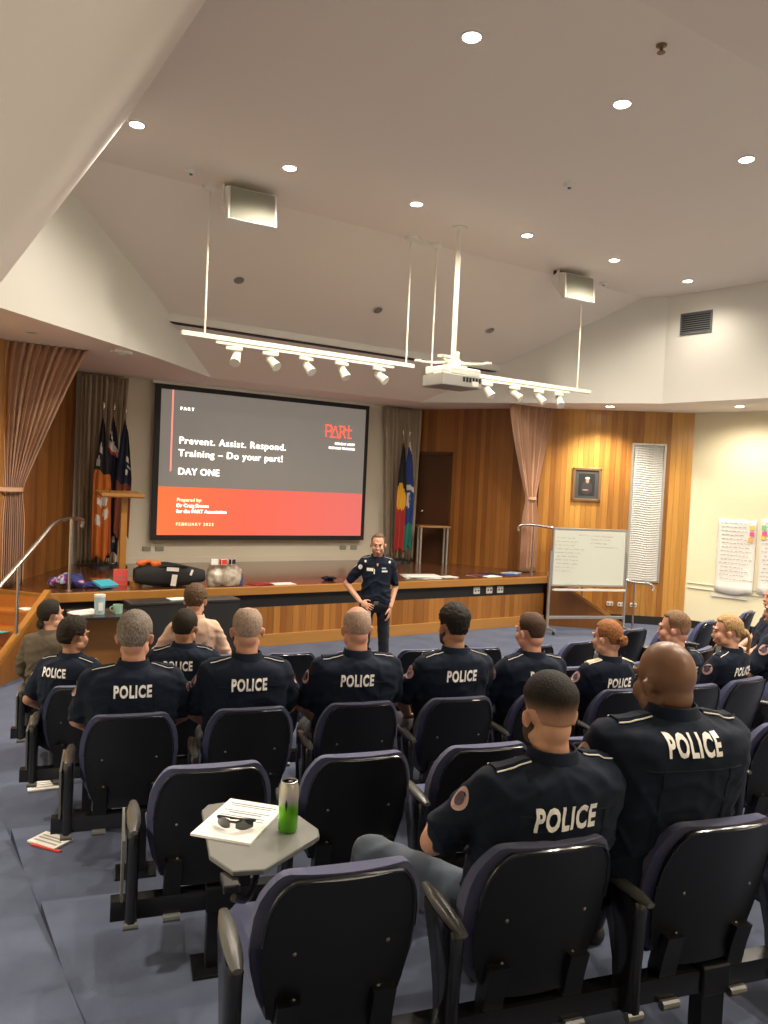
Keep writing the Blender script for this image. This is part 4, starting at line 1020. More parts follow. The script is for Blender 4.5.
# a few chairs of the right hand block, turned towards the stage
for i, (x, y, z, a, lb) in enumerate(((7.62, 5.46, .14, 14, 'dark chair seen edge on left of the blonde ponytail'), (8.75, 5.70, .15, 18, 'dark chair seen edge on beyond the blonde ponytail'), (6.95, 5.40, .15, 10, 'dark chair right of the fair haired officer, turned left'), (6.22, 5.30, .17, 6, 'blue chair left of the fair haired officer, in the right block'))):
    chair(lb, x, y, z, R(a), True, True)

# swung-out tablet of the nearest chair
o, z, ang = SEAT['A', 0]; t = None
a0 = [ob for ob in COL.objects if ob.get('label') == 'nearest empty chair with its grey writing tablet swung out'][0]
bm = NB(); pl = [(-.252, .126), (-.308, .24), (-.30, .577), (-.275, .62), (-.182, .631), (.006, .51), (.063, .344), (.055, .293), (.029, .27), (-.161, .116)]
prism(bm, pl, .680, .697); bmesh.ops.bevel(bm, geom=[e for e in bm.edges], offset=.003, segments=1, affect='EDGES'); fin('writing_tablet', bm, m_tablet, a0)
bm = NB(); box(bm, (-.26, .12, .668), (.05, .09, .025), bev=.005); tube(bm, smooth_path([(-.25, .11, .625), (-.20, .16, .59), (-.16, .22, .64), (-.15, .25, .68)]), .011, 8); fin('tablet_hinge', bm, m_armgloss, a0)
def on_seat(row, k, p):
    o, z, ang = SEAT[row, k]; q = Matrix.Rotation(ang, 3, 'Z') @ Vector(p); return Vector((o.x+q.x, o.y+q.y, z+p[2])), ang
q, ag = on_seat('A', 0, (-.185, .455, .697))
t = empty('notepad', 'white printed document on the swung out writing tablet', 'document', q, ag+R(-33))
bm = NB(); box(bm, (0, 0, .004), (.21, .297, .008)); fin('pages', bm, m_paper, t)
bm = NB()
for k, (w_, y) in enumerate(((.17, .115), (.15, .10), (.17, .06), (.12, .045), (.16, .02), (.17, .0))): box(bm, (0, y, .0085), (w_, .004 if k % 3 else .006, .001))
fin('print', bm, m_print, t)
q, ag = on_seat('A', 0, (-.215, .385, .707))
t = empty('sunglasses', 'black wraparound sunglasses lying on the white document', 'sunglasses', q, ag+R(-28))
for sx in (-1, 1):
    bm = NB(); rings = []
    for j in range(7):
        u = j/6; x = sx*(.010+.052*u); hz = .017*math.sin(PI*(.15+.7*u))**.5
        rings.append([(x, -.010+.026*u*u+dy, .019+dz) for dy, dz in ((-.002, -hz), (.002, -hz), (.002, hz), (-.002, hz))])
    ringloft(bm, rings); fin('lens', bm, m_dark_glass, t, True)
    bm = NB(); tube(bm, smooth_path([(sx*.062, .016, .026), (sx*.064, .03, .024), (sx*.045, .042, .018), (-sx*.03, .046, .012)]), .0035, 6); fin('temple', bm, m_black, t, True)
bm = NB(); tube(bm, [(-.012, -.008, .026), (0, -.012, .028), (.012, -.008, .026)], .004, 6); fin('bridge', bm, m_black, t, True)
q, ag = on_seat('A', 0, (-.041, .352, .697))
t = empty('drink_can', 'tall green and silver energy drink can on the writing tablet', 'can', q, ag)
m_can = bpy.data.materials.new('can_print'); m_can.use_nodes = True; nt = m_can.node_tree; b = nt.nodes['Principled BSDF']; b.inputs['Metallic'].default_value = .6; b.inputs['Roughness'].default_value = .3
tcn = nt.nodes.new('ShaderNodeTexCoord'); sp = nt.nodes.new('ShaderNodeSeparateXYZ'); nt.links.new(tcn.outputs['Object'], sp.inputs[0])
nz = nt.nodes.new('ShaderNodeTexNoise'); nz.inputs['Scale'].default_value = 28; nt.links.new(tcn.outputs['Object'], nz.inputs['Vector'])
ma = nt.nodes.new('ShaderNodeMath'); ma.operation = 'MULTIPLY_ADD'; ma.inputs[1].default_value = .05; nt.links.new(nz.outputs['Fac'], ma.inputs[0]); nt.links.new(sp.outputs[2], ma.inputs[2])
cr = nt.nodes.new('ShaderNodeValToRGB'); cr.color_ramp.interpolation = 'LINEAR'; mr = nt.nodes.new('ShaderNodeMapRange'); mr.inputs[1].default_value = 0; mr.inputs[2].default_value = .2; nt.links.new(ma.outputs[0], mr.inputs[0]); nt.links.new(mr.outputs[0], cr.inputs[0])
cr.color_ramp.elements[0].color = (.07, .36, .02, 1); cr.color_ramp.elements[1].color = (.60, .58, .52, 1); e = cr.color_ramp.elements.new(.55); e.color = (.18, .55, .03, 1); e = cr.color_ramp.elements.new(.68); e.color = (.58, .56, .50, 1)
nt.links.new(cr.outputs[0], b.inputs['Base Color'])
bm = NB(); lathe(bm, [(.026, 0), (.0325, .009), (.0325, .150), (.027, .166)], seg=24); fin('body', bm, m_can, t, True)
bm = NB(); lathe(bm, [(.027, .165), (.028, .170), (.0255, .171), (.0245, .166), (.004, .166)], seg=24); fin('lid', bm, m_alu, t, True)
bm = NB(); box(bm, (.004, 0, .168), (.016, .010, .002), .4, bev=.001); fin('ring_pull', bm, m_clamp, t)
bm = NB(); 
for k in range(7):
    a = R(-118+k*2); quad(bm, *[(.0329*math.cos(R(d)), .0329*math.sin(R(d)), zz) for d, zz in ((-122+k*2, .075+abs(k-3)*.006), (-120+k*2, .075+abs(k-3)*.006), (-120+k*2, .118-abs(k-3)*.004), (-122+k*2, .118-abs(k-3)*.004))])
fin('emblem', bm, m_black, t)
# papers under the left hand chairs
q, ag = on_seat('A2', 0, (-.42, 1.0, 0))
BK1 = (.90, 5.60, .172); BK2 = (.745, 4.47, .292)
def floor_paper(name, label, x, y, z, size, rz, ms, red=False):
    t = empty(name, label, 'booklet', (x, y, z), rz)
    bm = NB(); box(bm, (0, 0, .006), (size[0], size[1], .010)); fin('pages', bm, ms[0], t)
    bm = NB(); [box(bm, (0, y_, .0115), (size[0]*.8, .012, .001)) for y_ in (-size[1]*.25, 0, size[1]*.2)]; fin('print', bm, m_ink, t)
    if red: bm = NB(); box(bm, (.04, -size[1]*.52, .004), (size[0], .02, .006), .05); fin('red_spine', bm, m_red, t)
    return t
o, z, ang = SEAT['B', 0]; p, ag = on_seat('B', 0, (-.30, .30, 0))
floor_paper('booklet', 'open white booklet on the floor under the third row end seat', BK1[0], BK1[1], BK1[2], (.24, .17), ang+R(6), [m_paper])
p, ag = on_seat('B', 0, (-.36, -.20, 0))
floor_paper('booklet', 'white and red booklet leaning on the floor at the aisle end', BK2[0], BK2[1], BK2[2], (.20, .13), ang+R(-42), [m_paper], True)

# ------------------------------------------------------------------ people
def smoothstep(a, b, x):
    t = max(0, min(1, (x-a)/(b-a))); return t*t*(3-2*t)
TXT = {}
def police_text(width=.186, height=.069):
    if 'm' in TXT: return TXT['m']
    me = text_mesh('POLICE', 1.0, .042, 0, 'CENTER', 1.15)
    xs = [v.co.x for v in me.vertices]; ys = [v.co.y for v in me.vertices]
    cx, cy = (max(xs)+min(xs))/2, (max(ys)+min(ys))/2; sx, sy = width/(max(xs)-min(xs)), height/(max(ys)-min(ys))
    for v in me.vertices: v.co = Vector(((v.co.x-cx)*sx, (v.co.y-cy)*sy, 0))
    bm = NB(); bm.from_mesh(me)
    for i in range(-9, 10):
        g = bm.verts[:]+bm.edges[:]+bm.faces[:]; bmesh.ops.bisect_plane(bm, geom=g, plane_co=(i*.0115, 0, 0), plane_no=(1, 0, 0))
    for i in range(-2, 3):
        g = bm.verts[:]+bm.edges[:]+bm.faces[:]; bmesh.ops.bisect_plane(bm, geom=g, plane_co=(0, i*.013, 0), plane_no=(0, 1, 0))
    bmesh.ops.triangulate(bm, faces=bm.faces); bm.to_mesh(me); bm.free(); TXT['m'] = me
    return me
POL = police_text()

def head_pieces(bm, Mh, ear=1.0, jaw=1.0, k=1.0):
    E = lambda c, r, rot=None, u=16, v=10: ellipsoid(bm, c, r, rot, u, v, mat=Mh)
    E((0, -.012, .022), (.076, .096, .096), None, 24, 16)
    E((0, .030, -.040), (.061, .064, .082)); E((0, .042, -.092), (.043*jaw, .044, .034)); E((0, -.045, -.045), (.056, .052, .062))
    for sx in (-1, 1):
        E((sx*.040, .055, -.045), (.028, .032, .034)); E((sx*.047, .01, -.078), (.026*jaw, .045, .032))
        E((sx*.085, -.008, -.022), (.010, .017, .031*ear), Matrix.Rotation(R(-12), 4, 'X') @ Matrix.Rotation(R(-25*sx), 4, 'Z')); E((sx*.093, -.016, -.012), (.007, .010, .020*ear), Matrix.Rotation(R(-30*sx), 4, 'Z'))
        E((sx*.026, .083, .014), (.026, .014, .009))
    E((0, .094, -.022), (.009, .014, .028)); E((0, .104, -.046), (.015, .014, .011)); E((0, .088, -.078), (.024, .012, .007)); E((0, .086, -.090), (.021, .012, .008))

def hair_mesh(style, seed):
    """style: front hairline, side, nape (radians), thick, amp, freq, balding crown limit, fade"""
    bm = NB(); U, V = 72, 46; rows = []; dens = []
    c = Vector((0, -.012, .022)); rad = Vector((.076, .096, .096))
    for j in range(V+1):
        e = PI/2 - PI*.83*j/V; row = []
        for i in range(U):
            az = 2*PI*i/U; a = abs((az+PI) % (2*PI) - PI)                    # 0 = front
            d = Vector((math.sin(az)*math.cos(e), math.cos(az)*math.cos(e), math.sin(e)))
            fr_, sd, bk = style.get('front', .55), style.get('side', -.30), style.get('nape', -.80)
            if a < R(55): th = fr_
            elif a < R(80): th = fr_ + (sd-fr_)*smoothstep(R(55), R(80), a)
            elif a < R(108): th = sd + (max(sd, -.12)-sd)*smoothstep(R(80), R(100), a)
            else: th = max(sd, -.12) + (bk-max(sd, -.12))*smoothstep(R(108), R(130), a)
            m_ = smoothstep(-.05, .09, e-th)
            th_ = style.get('thick', .010)
            top = smoothstep(-.1, .5, e)
            t = th_*(style.get('sidek', .5)*(1-top) + top)
            nn = noise.noise(d*style.get('freq', 9)+Vector((seed, 0, 0))) + .6*noise.noise(d*style.get('freq', 9)*2.6+Vector((0, seed, 0)))
            t += style.get('amp', .003)*nn
            den = style.get('dens', 1.0)*(1-style.get('fade', 0)*(1-smoothstep(style.get('f0', -.35), style.get('f1', .25), e)))
            if 'bald' in style:
                bb = smoothstep(style['bald'], style['bald']+.35, e + .12*math.cos(az)); den *= 1-.92*bb; t *= 1-bb*.9
            low = smoothstep(-.55, -.95, e)
            if style.get('long') and a > R(100): t += style['long']*smoothstep(.2, -.4, e)
            off = t*m_ - .013*(1-m_)
            p = c + Vector((d.x*rad.x, d.y*rad.y, d.z*rad.z)) + d*off
            if a > R(105) and e < 0: p.z -= .0*low; p.y += 0
            row.append(bm.verts.new(p)); dens.append(den*m_)
        rows.append(row)
    for r1, r2 in zip(rows, rows[1:]):
        for i in range(U): bm.faces.new((r1[i], r1[(i+1) % U], r2[(i+1) % U], r2[i]))
    bm.faces.new(rows[-1]); bmesh.ops.remove_doubles(bm, verts=rows[0], dist=1e-6)
    bm.verts.index_update()
    me = bpy.data.meshes.new('hair'); bm.to_mesh(me); bm.free()
    n0 = len(me.vertices); at = me.attributes.new('hair_density', 'FLOAT', 'POINT')
    # row 0 collapsed to one vertex; rebuild densities by nearest direction
    dd = dens[U:] ; vals = [dens[0]] + dd if n0 == len(dd)+1 else None
    if vals is None: vals = [style.get('dens', 1.0)]*n0
    else:
        # find which vertex is the pole
        k = max(range(n0), key=lambda q: me.vertices[q].co.z)
        vals = dd[:k] + [dens[0]] + dd[k:]
    at.data.foreach_set('value', vals)
    for p in me.polygons: p.use_smooth = True
    return me

def hand(bm, wrist, d, nrm, side, curl=.5, s=1.0):
    """palm and five fingers; d = direction of the fingers, nrm = back of the hand, side = +1 when the thumb lies towards d x nrm"""
    d = Vector(d).normalized(); nrm = (Vector(nrm) - d*Vector(nrm).dot(d)).normalized(); x = d.cross(nrm)*side
    Mh = Matrix((( *x, 0), (*d, 0), (*nrm, 0), (0, 0, 0, 1))).transposed(); Mh = Matrix.Translation(wrist) @ Mh
    ellipsoid(bm, (0, .048*s, 0), (.041*s, .055*s, .016*s), mat=Mh)
    for i, (fx, L_) in enumerate(((.030, .072), (.0105, .080), (-.0095, .074), (-.029, .058))):
        a = curl*.45; p = Vector((fx*s, .088*s, 0)); q = p.copy(); ang = a
        for k in range(3):
            l = L_*s*(.45, .30, .25)[k]; q2 = q + Vector((fx*.25*(k == 0)*s, math.cos(ang)*l, -math.sin(ang)*l))
            capsule(bm, Mh @ q, Mh @ q2, (.0088-.0008*k)*s, (.0084-.0008*k)*s, 8); q = q2; ang += curl*.75
    p = Vector((.034*s, .022*s, -.004)); q = Vector((.062*s, .050*s, -.012)); r_ = Vector((.068*s, .082*s, -.022))
    capsule(bm, Mh @ p, Mh @ q, .0125*s, .0105*s, 8); capsule(bm, Mh @ q, Mh @ r_, .0102*s, .009*s, 8)

def torso_rings(P, Nk, yaw_, bulk_, sh, grow=0.0, belly=0.0, bow=.03):
    rings = []
    prof = [(-.06, .155, .105), (.0, .178, .125), (.18, .178, .126), (.42, .178, .122), (.62, .192, .124), (.78, .204, .120), (.88, .198, .108), (.945, .165, .092), (.985, .115, .076), (1.03, .070, .064)]
    for t, a, b in prof:
        c = P + (Nk-P)*t + Vector((0, -bow*math.sin(PI*max(0, min(1, t))), 0))
        tw = yaw_*max(0, t); shf = sh if t > .55 else 1+(sh-1)*max(0, t)/.55
        a_ = a*bulk_*shf + grow + belly*.02*math.exp(-((t-.25)/.2)**2); b_ = b*bulk_ + grow + belly*.04*math.exp(-((t-.25)/.2)**2)
        if t >= .985: a_ = a + grow*.5; b_ = b+grow*.5
        ring = []
        for k in range(28):
            an = 2*PI*k/28; cx, cy = math.cos(an), math.sin(an); ex = 2.35
            rr2 = (abs(cx)**ex+abs(cy)**ex)**(-1/ex)
            v = Vector((a_*rr2*cx, b_*rr2*cy, 0)); v.rotate(Matrix.Rotation(tw, 3, 'Z')); ring.append(c+v)
        rings.append(ring)
    return rings

def person(label, loc, rz, skin='fair', hair=None, haircol=((.05, .035, .025), (.02, .015, .01)), head=(0, 0, 0), lean=0.0, turn=0.0, bulk=1.0, sh=1.0, scale=1.0, seated=True,
           shirt=m_navy, trousers=m_navy2, police=True, text_z=.965, text_x=0.0, text_s=1.0, arms=None, legs=None, patch=True, epaulette=True, extras=(), seed=1, belly=0, hk=1.0, sleeve=.80, voxel=.0075, slide=m_navy, ear=1.0, jaw=1.0, beard=False, roll_head=0, longsleeve=False, bow=.0, neck=0.0):
    rnd = random.Random(seed)
    root_loc = Vector(loc)
    if seated:
        P = Vector((0, .055, .47)); Nk = Vector((0, -.115+lean, 1.085))
    else:
        P = Vector((0, 0, .93)); Nk = Vector((0, -.01+lean, 1.50))
    up = (Nk-P).normalized(); Lt = (Nk-P).length
    rotT = Matrix.Rotation(turn, 3, 'Z')
    def tp(x, y, t): return P + (Nk-P)*t + Vector((0, -bow*math.sin(PI*max(0, min(1, t))), 0)) + Matrix.Rotation(turn*t, 3, 'Z') @ Vector((x, y, 0))
    SL_, SR_ = tp(-.178*sh*bulk**.5, .005, .90), tp(.178*sh*bulk**.5, .005, .90)
    if seated:
        HL, HR = Vector((-.095, 0, .52)), Vector((.095, 0, .52))
        lg = legs or {}
        KL, KR = Vector(lg.get('KL', (-.14, .42, .52))), Vector(lg.get('KR', (.14, .42, .52)))
        AL, AR = Vector(lg.get('AL', (-.14, .46, .09))), Vector(lg.get('AR', (.14, .46, .09)))
        ar = {'EL': (-.27, .04, .78), 'ER': (.27, .04, .78), 'WL': (-.15, .25, .63), 'WR': (.15, .25, .63)}
    else:
        HL, HR = Vector((-.092, 0, .90)), Vector((.092, 0, .90)); KL, KR = Vector((-.115, .02, .49)), Vector((.115, .02, .49)); AL, AR = Vector((-.13, 0, .09)), Vector((.13, 0, .09))
        ar = {'EL': (-.27, 0, 1.14), 'ER': (.27, 0, 1.14), 'WL': (-.27, .06, .90), 'WR': (.27, .06, .90)}
    if arms: ar.update(arms)
    EL, ER, WL, WR = [Vector(ar[k]) for k in ('EL', 'ER', 'WL', 'WR')]
    # ---- body: one surface
    bm = NB(); ringloft(bm, torso_rings(P, Nk, turn, bulk*.92, sh*.96, -.012, belly=belly, bow=bow)[:-2])
    nb = tp(0, .012, .95); hb = tp(0, .012, 1.0) + Vector((0, .022, .085+neck))
    capsule(bm, nb, hb, .062*hk, .056*hk, 16)
    Hc = hb + Vector((0, .022, .078*hk))
    Mh = Matrix.Translation(hb) @ Matrix.Rotation(head[0], 4, 'Z') @ Matrix.Rotation(head[1], 4, 'X') @ Matrix.Rotation(roll_head, 4, 'Y') @ Matrix.Translation((0, .018, .072*hk)) @ Matrix.Scale(hk*.97, 4)
    head_pieces(bm, Mh, ear, jaw)
    if belly > .5 and hair is None:
        for dz_ in (.0, .028): ellipsoid(bm, hb+Vector((0, -.040, dz_-.012)), (.056, .028, .0165))
    for Sx, Ex, Wx, sd in ((SL_, EL, WL, -1), (SR_, ER, WR, 1)):
        capsule(bm, Sx, Ex, .052*bulk**.5, .043*bulk**.5); capsule(bm, Ex, Wx, .042*bulk**.5, .028)
        d = (Wx-Ex).normalized()
        h_ = ar.get('handL' if sd < 0 else 'handR')
        dd_, nn_ = (h_ if h_ else (d*.8 + Vector((-.25*sd, .3, -.25)), Vector((sd*.15, 0, 1))))
        hand(bm, Wx + Vector(dd_).normalized()*.012, dd_, nn_, -sd, ar.get('curl', .55))
    for H_, K_, A_ in ((HL, KL, AL), (HR, KR, AR)):
        capsule(bm, H_, K_, .074*bulk, .050); capsule(bm, K_, A_, .049, .036); capsule(bm, A_, A_+Vector((0, .10, -.045)), .034, .028)
    me = remesh(bm, voxel, 3, .5); me.materials.append(SKIN[skin])
    body = link('person', me, None, root_loc, (0, 0, rz)); body.scale = (scale,)*3; tag(body, label, 'person')
    # ---- hair
    def head_obj(name, mesh_or_bm, mt, smooth=True):
        if isinstance(mesh_or_bm, bpy.types.Mesh): mesh_or_bm.materials.append(mt); o_ = link(name, mesh_or_bm, body)
        else: o_ = fin(name, mesh_or_bm, mt, body, smooth)
        o_.data.transform(Mh); return o_
    if hair is not None:
        mh = M_hair('hair', haircol[0], haircol[1], skin); head_obj('hair', hair_mesh(hair, seed*3.7), mh)
    else: mh = SKIN[skin]
    if 'bun' in extras:
        bm = NB()
        for k in range(14):
            a = k*.9; ellipsoid(bm, (.026*math.cos(a), -.128-.006*math.sin(k), -.012+.026*math.sin(a)), (.017, .02, .016), u=10, v=8)
        ellipsoid(bm, (0, -.125, -.012), (.034, .026, .034)); m2 = remesh(bm, .006, 2); m2.attributes.new('hair_density', 'FLOAT', 'POINT').data.foreach_set('value', [1.0]*len(m2.vertices)); head_obj('hair_bun', m2, mh)
    if 'lowbun' in extras:
        bm = NB()
        for k in range(12):
            a = k*.9; ellipsoid(bm, (.022*math.cos(a), -.105, -.075+.022*math.sin(a)), (.016, .02, .016), u=10, v=8)
        ellipsoid(bm, (0, -.10, -.06), (.032, .03, .036)); m2 = remesh(bm, .006, 2); m2.attributes.new('hair_density', 'FLOAT', 'POINT').data.foreach_set('value', [1.0]*len(m2.vertices)); head_obj('hair_bun', m2, mh)
    if 'ponytail' in extras:
        bm = NB()
        for k in range(9):
            a = 2*PI*k/9; r_ = .018
            tube(bm, smooth_path([(0, -.10, .0), (r_*math.cos(a), -.135, -.01+r_*math.sin(a)), (1.5*r_*math.cos(a), -.155, -.05), (1.2*r_*math.cos(a), -.15, -.11+.01*math.sin(a*3)), (.4*r_*math.cos(a), -.14, -.16)]), .011, 8)
        ellipsoid(bm, (0, -.115, -.01), (.035, .03, .035)); m2 = remesh(bm, .006, 1); m2.attributes.new('hair_density', 'FLOAT', 'POINT').data.foreach_set('value', [1.0]*len(m2.vertices)); head_obj('ponytail', m2, mh)
        bm = NB(); mt_ = Matrix.Translation((0, -.118, -.003)) @ Matrix.Rotation(R(75), 4, 'X')
        lathe(bm, [(.024, -.01), (.026, 0), (.024, .01)], seg=16)
        for v in bm.verts: v.co = mt_ @ v.co
        head_obj('hair_tie', bm, m_black)
    if beard:
        bm = NB()
        for sx in (-1, 1):
            ellipsoid(bm, (sx*.052, .022, -.072), (.024, .042, .042)); ellipsoid(bm, (sx*.028, .06, -.10), (.03, .03, .028))
        ellipsoid(bm, (0, .072, -.112), (.036, .028, .03)); m2 = remesh(bm, .006, 2); m2.attributes.new('hair_density', 'FLOAT', 'POINT').data.foreach_set('value', [.9]*len(m2.vertices)); head_obj('beard', m2, mh)
    for sx in (-1, 1):
        bm = NB(); ellipsoid(bm, (sx*.029, .0835, -.008), (.0125, .0085, .0075), u=12, v=8); e_ = head_obj('eye', bm, m_eye)
        bm = NB(); ellipsoid(bm, (sx*.029, .0905, -.008), (.0055, .003, .0055), u=10, v=6); i_ = head_obj('iris', bm, m_iris); i_.parent = e_
        bm = NB(); tube(bm, [(sx*.014, .0985, .016), (sx*.032, .097, .021), (sx*.048, .086, .016)], [.004, .0042, .002], 6); head_obj('eyebrow', bm, mh if hair is not None else m_iris)
    bm = NB(); ellipsoid(bm, (0, .0955, -.0835), (.021, .0055, .0065), u=12, v=8); head_obj('mouth', bm, m_lipmat)
    # ---- shirt
    bm = NB(); ringloft(bm, torso_rings(P, Nk, turn, bulk, sh, .012, belly, bow)[:-1] + [[tp(0, .012, 1.0) + Vector((.078*math.cos(2*PI*k/28), .076*math.sin(2*PI*k/28), .012)) for k in range(28)]])
    for Sx, Ex, Wx in ((SL_, EL, WL), (SR_, ER, WR)):
        end = Sx.lerp(Ex, sleeve)
        capsule(bm, Sx.lerp(P, .02), end, .068*bulk**.6, .062*bulk**.5, 16)
        if longsleeve: capsule(bm, Sx.lerp(Ex, .6), Ex, .058, .052); capsule(bm, Ex, Ex.lerp(Wx, .92), .052, .038)
        capsule(bm, Sx + Vector((0, 0, .0)), tp(0, 0, .955), .056, .060, 14)
    me = remesh(bm, .0115, 5, .5); me.materials.append(shirt)
    ax = Vector((rnd.uniform(-.4, .4), .2, 1)).normalized()
    for v, nrm_ in zip(me.vertices, vnormals(me)):
        co = v.co.copy(); q = Vector((co.x*5, co.y*4, co.z*13 + 5*abs(co.x)))
        fold = noise.noise(q+Vector((seed*5, 0, 0))); fine = noise.noise(co*26+Vector((0, seed, 0)))
        tt = (co-P).dot(up)/Lt; kk = 1.0 if tt < .62 else .45
        fold2 = noise.noise(Vector((co.x*9+4*co.z, co.y*6, co.z*7-6*abs(co.x)))+Vector((seed*3, 2, 0)))
        v.co = co + nrm_*(kk*(.015*(max(0, 1-abs(fold)*2.6))**1.6 + .010*(max(0, 1-abs(fold2)*3.2))**2 - .006) + .0022*fine)
    sh_o = link('shirt', me, body)
    bvh = BVHTree.FromPolygons([v.co[:] for v in me.vertices], [p.vertices[:] for p in me.polygons])
    # collar
    bm = NB(); cb = tp(0, .012, 1.0); rings = []
    for z_, r_, in ((-.03, .098), (-.005, .090), (.040, .076), (.042, .070), (.0, .072)):
        rings.append([cb + Matrix.Rotation(turn, 3, 'Z') @ Vector((r_*math.cos(2*PI*k/24), r_*1.0*math.sin(2*PI*k/24)+.004, z_ - (.030 if math.sin(2*PI*k/24) > .6 else 0))) for k in range(24)])
    ringloft(bm, rings, cap=False); fin('collar', bm, shirt, body, True)
    def project(p, d):
        h = bvh.ray_cast(p, d); return (h[0], h[1]) if h[0] is not None else (None, None)
    Rt = Matrix.Rotation(turn*.75, 3, 'Z')
    if police:
        t_c = (text_z-P.z)/(Nk.z-P.z); base = tp(0, 0, t_c); m2 = POL.copy(); sl = Vector((0, 0, 1)); ok = True
        dirn = Rt @ Vector((0, 1, 0))
        for v in m2.vertices:
            x, y = v.co.x*text_s, v.co.y*text_s
            p = base + Rt @ Vector((x+text_x, -.5, 0)) + Vector((0, 0, y))
            h, n_ = project(p, dirn)
            v.co = (h - dirn*.005) if h is not None else p + dirn*.36
        m2.materials.append(m_letter); link('police_lettering', m2, body)
        # yoke seam
        bm = NB(); pts = []
        for k in range(21):
            x = -.15*sh+.30*sh*k/20; p = tp(0, 0, .80) + Rt @ Vector((x, -.5, 0)); h, n_ = project(p, dirn)
            if h is not None: pts.append(h - dirn*.0015)
        if len(pts) > 4: tube(bm, pts, .0022, 5); fin('yoke_seam', bm, m_seam, body, True)
        for sx in (-1, 1):
            pts = []
            for k in range(14):
                p = tp(0, 0, .80-.5*k/13) + Rt @ Vector((sx*.105*sh, -.5, 0)); h, n_ = project(p, dirn)
                if h is not None: pts.append(h - dirn*.0012)
            bm = NB()
            if len(pts) > 4: tube(bm, pts, .0018, 5); fin('back_seam', bm, m_seam, body, True)
            else: bm.free()
    if epaulette:
        for sx in (-1, 1):
            bm = NB(); bm3 = NB(); rings = []; rings2 = []; top = []; okk = True
            for k in range(7):
                u = k/6; p = tp(sx*(.085+.105*u)*sh, .0, .9) + Vector((0, .0, .5)); row = []
                for wv in (-.030, -.02, .02, .030):
                    q = tp(sx*(.085+.105*u)*sh, wv+.004, .9) + Vector((0, 0, .5)); h, n_ = project(q, Vector((0, 0, -1)))
                    if h is None: okk = False; break
                    row.append(h)
                if not okk: break
                rings.append([row[0]+Vector((0, 0, .002)), row[1]+Vector((0, 0, .009)), row[2]+Vector((0, 0, .009)), row[3]+Vector((0, 0, .002))])
                top.append(row)
            if okk and len(rings) > 2:
                ringloft(bm, rings, cap=True); e_ = fin('epaulette', bm, slide, body, True)
                tube(bm3, [r_[0]+Vector((0, -.001, .0045)) for r_ in top], .0026, 6); tube(bm3, [r_[3]+Vector((0, .001, .0045)) for r_ in top], .0026, 6); fin('piping', bm3, m_edge, e_, True)
            else: bm.free(); bm3.free()
    if patch:
        for Sx, Ex, sd in ((SL_, EL, -1), (SR_, ER, 1)):
            c = Sx.lerp(Ex, .28); ax_ = (Ex-Sx).normalized(); out = Vector((sd, 0, 0)); out = (out - ax_*out.dot(ax_)).normalized()
            h, n_ = project(c + out*.4, -out)
            if h is None: continue
            tx = ax_.cross(out).normalized()
            for nm_, ra, off, mm in (('shoulder_patch', .034, .0035, m_patch), ('patch_emblem', .020, .0055, m_patch2)):
                bm = NB(); ce = []
                for k in range(20):
                    a = 2*PI*k/20; q = c + out*.4 + tx*(ra*math.cos(a)) + ax_*(ra*1.25*math.sin(a)); h2, n2 = project(q, -out); ce.append(bm.verts.new((h2 if h2 is not None else h) + out*off))
                bm.faces.new(ce); o2 = fin(nm_, bm, mm, body if nm_ == 'shoulder_patch' else pp)
                if nm_ == 'shoulder_patch': pp = o2
    # ---- trousers
    bm = NB()
    ellipsoid(bm, P+Vector((0, .03, .03)), (.182*bulk, .135*bulk, .10))
    for H_, K_, A_ in ((HL, KL, AL), (HR, KR, AR)):
        capsule(bm, H_, K_, .090*bulk, .066*bulk**.5, 16); capsule(bm, K_, A_.lerp(K_, .05), .065*bulk**.5, .056, 16)
    me = remesh(bm, .013, 4, .5); me.materials.append(trousers)
    for v, nrm_ in zip(me.vertices, vnormals(me)): v.co += nrm_*(.006*(1-abs(noise.noise(Vector((v.co.x*7, v.co.y*14, v.co.z*12))+Vector((seed, 0, 0))))*2.2))
    link('trousers', me, body)
    bm = NB(); ringloft(bm, [[P + Vector(((.186*bulk+.006)*math.cos(2*PI*k/28), (.134*bulk+.006+belly*.03)*math.sin(2*PI*k/28), .035+dz_)) for k in range(28)] for dz_ in (0, .038)], cap=False)
    fin('belt', bm, m_black, body, True)
    for A_ in (AL, AR):
        bm = NB(); capsule(bm, A_+Vector((0, -.02, -.035)), A_+Vector((0, .15, -.05)), .046, .040, 12)
        for v in bm.verts: v.co.z = max(v.co.z, .004)
        fin('boot', bm, m_black, body, True)
    return body, Mh, bvh
m_patch = M('patch_border', (.55, .36, .33), .7); m_patch2 = M('patch_centre', (.10, .06, .09), .7, var=.5, vscale=60)

GREY = ((.30, .27, .23), (.09, .08, .07)); SILV = ((.42, .36, .29), (.20, .16, .13)); BLK = ((.012, .009, .008), (.020, .015, .012)); BRN = ((.06, .036, .02), (.025, .015, .009)); DBR = ((.03, .022, .014), (.014, .009, .006))
BLD = ((.52, .34, .16), (.22, .12, .05)); RED_ = ((.36, .15, .05), (.17, .06, .02)); SAND = ((.26, .15, .08), (.11, .06, .03))
short = dict(front=.60, side=-.25, nape=-.72, thick=.012, amp=.002, freq=10, sidek=.45)
def seated(row, k, label, dx=0, dy=0, drz=0, **kw):
    o, z, ang = SEAT[row, k]; q = Matrix.Rotation(ang, 3, 'Z') @ Vector((dx, dy, 0))
    return person(label, (o.x+q.x, o.y+q.y, z), ang+R(drz), **kw)
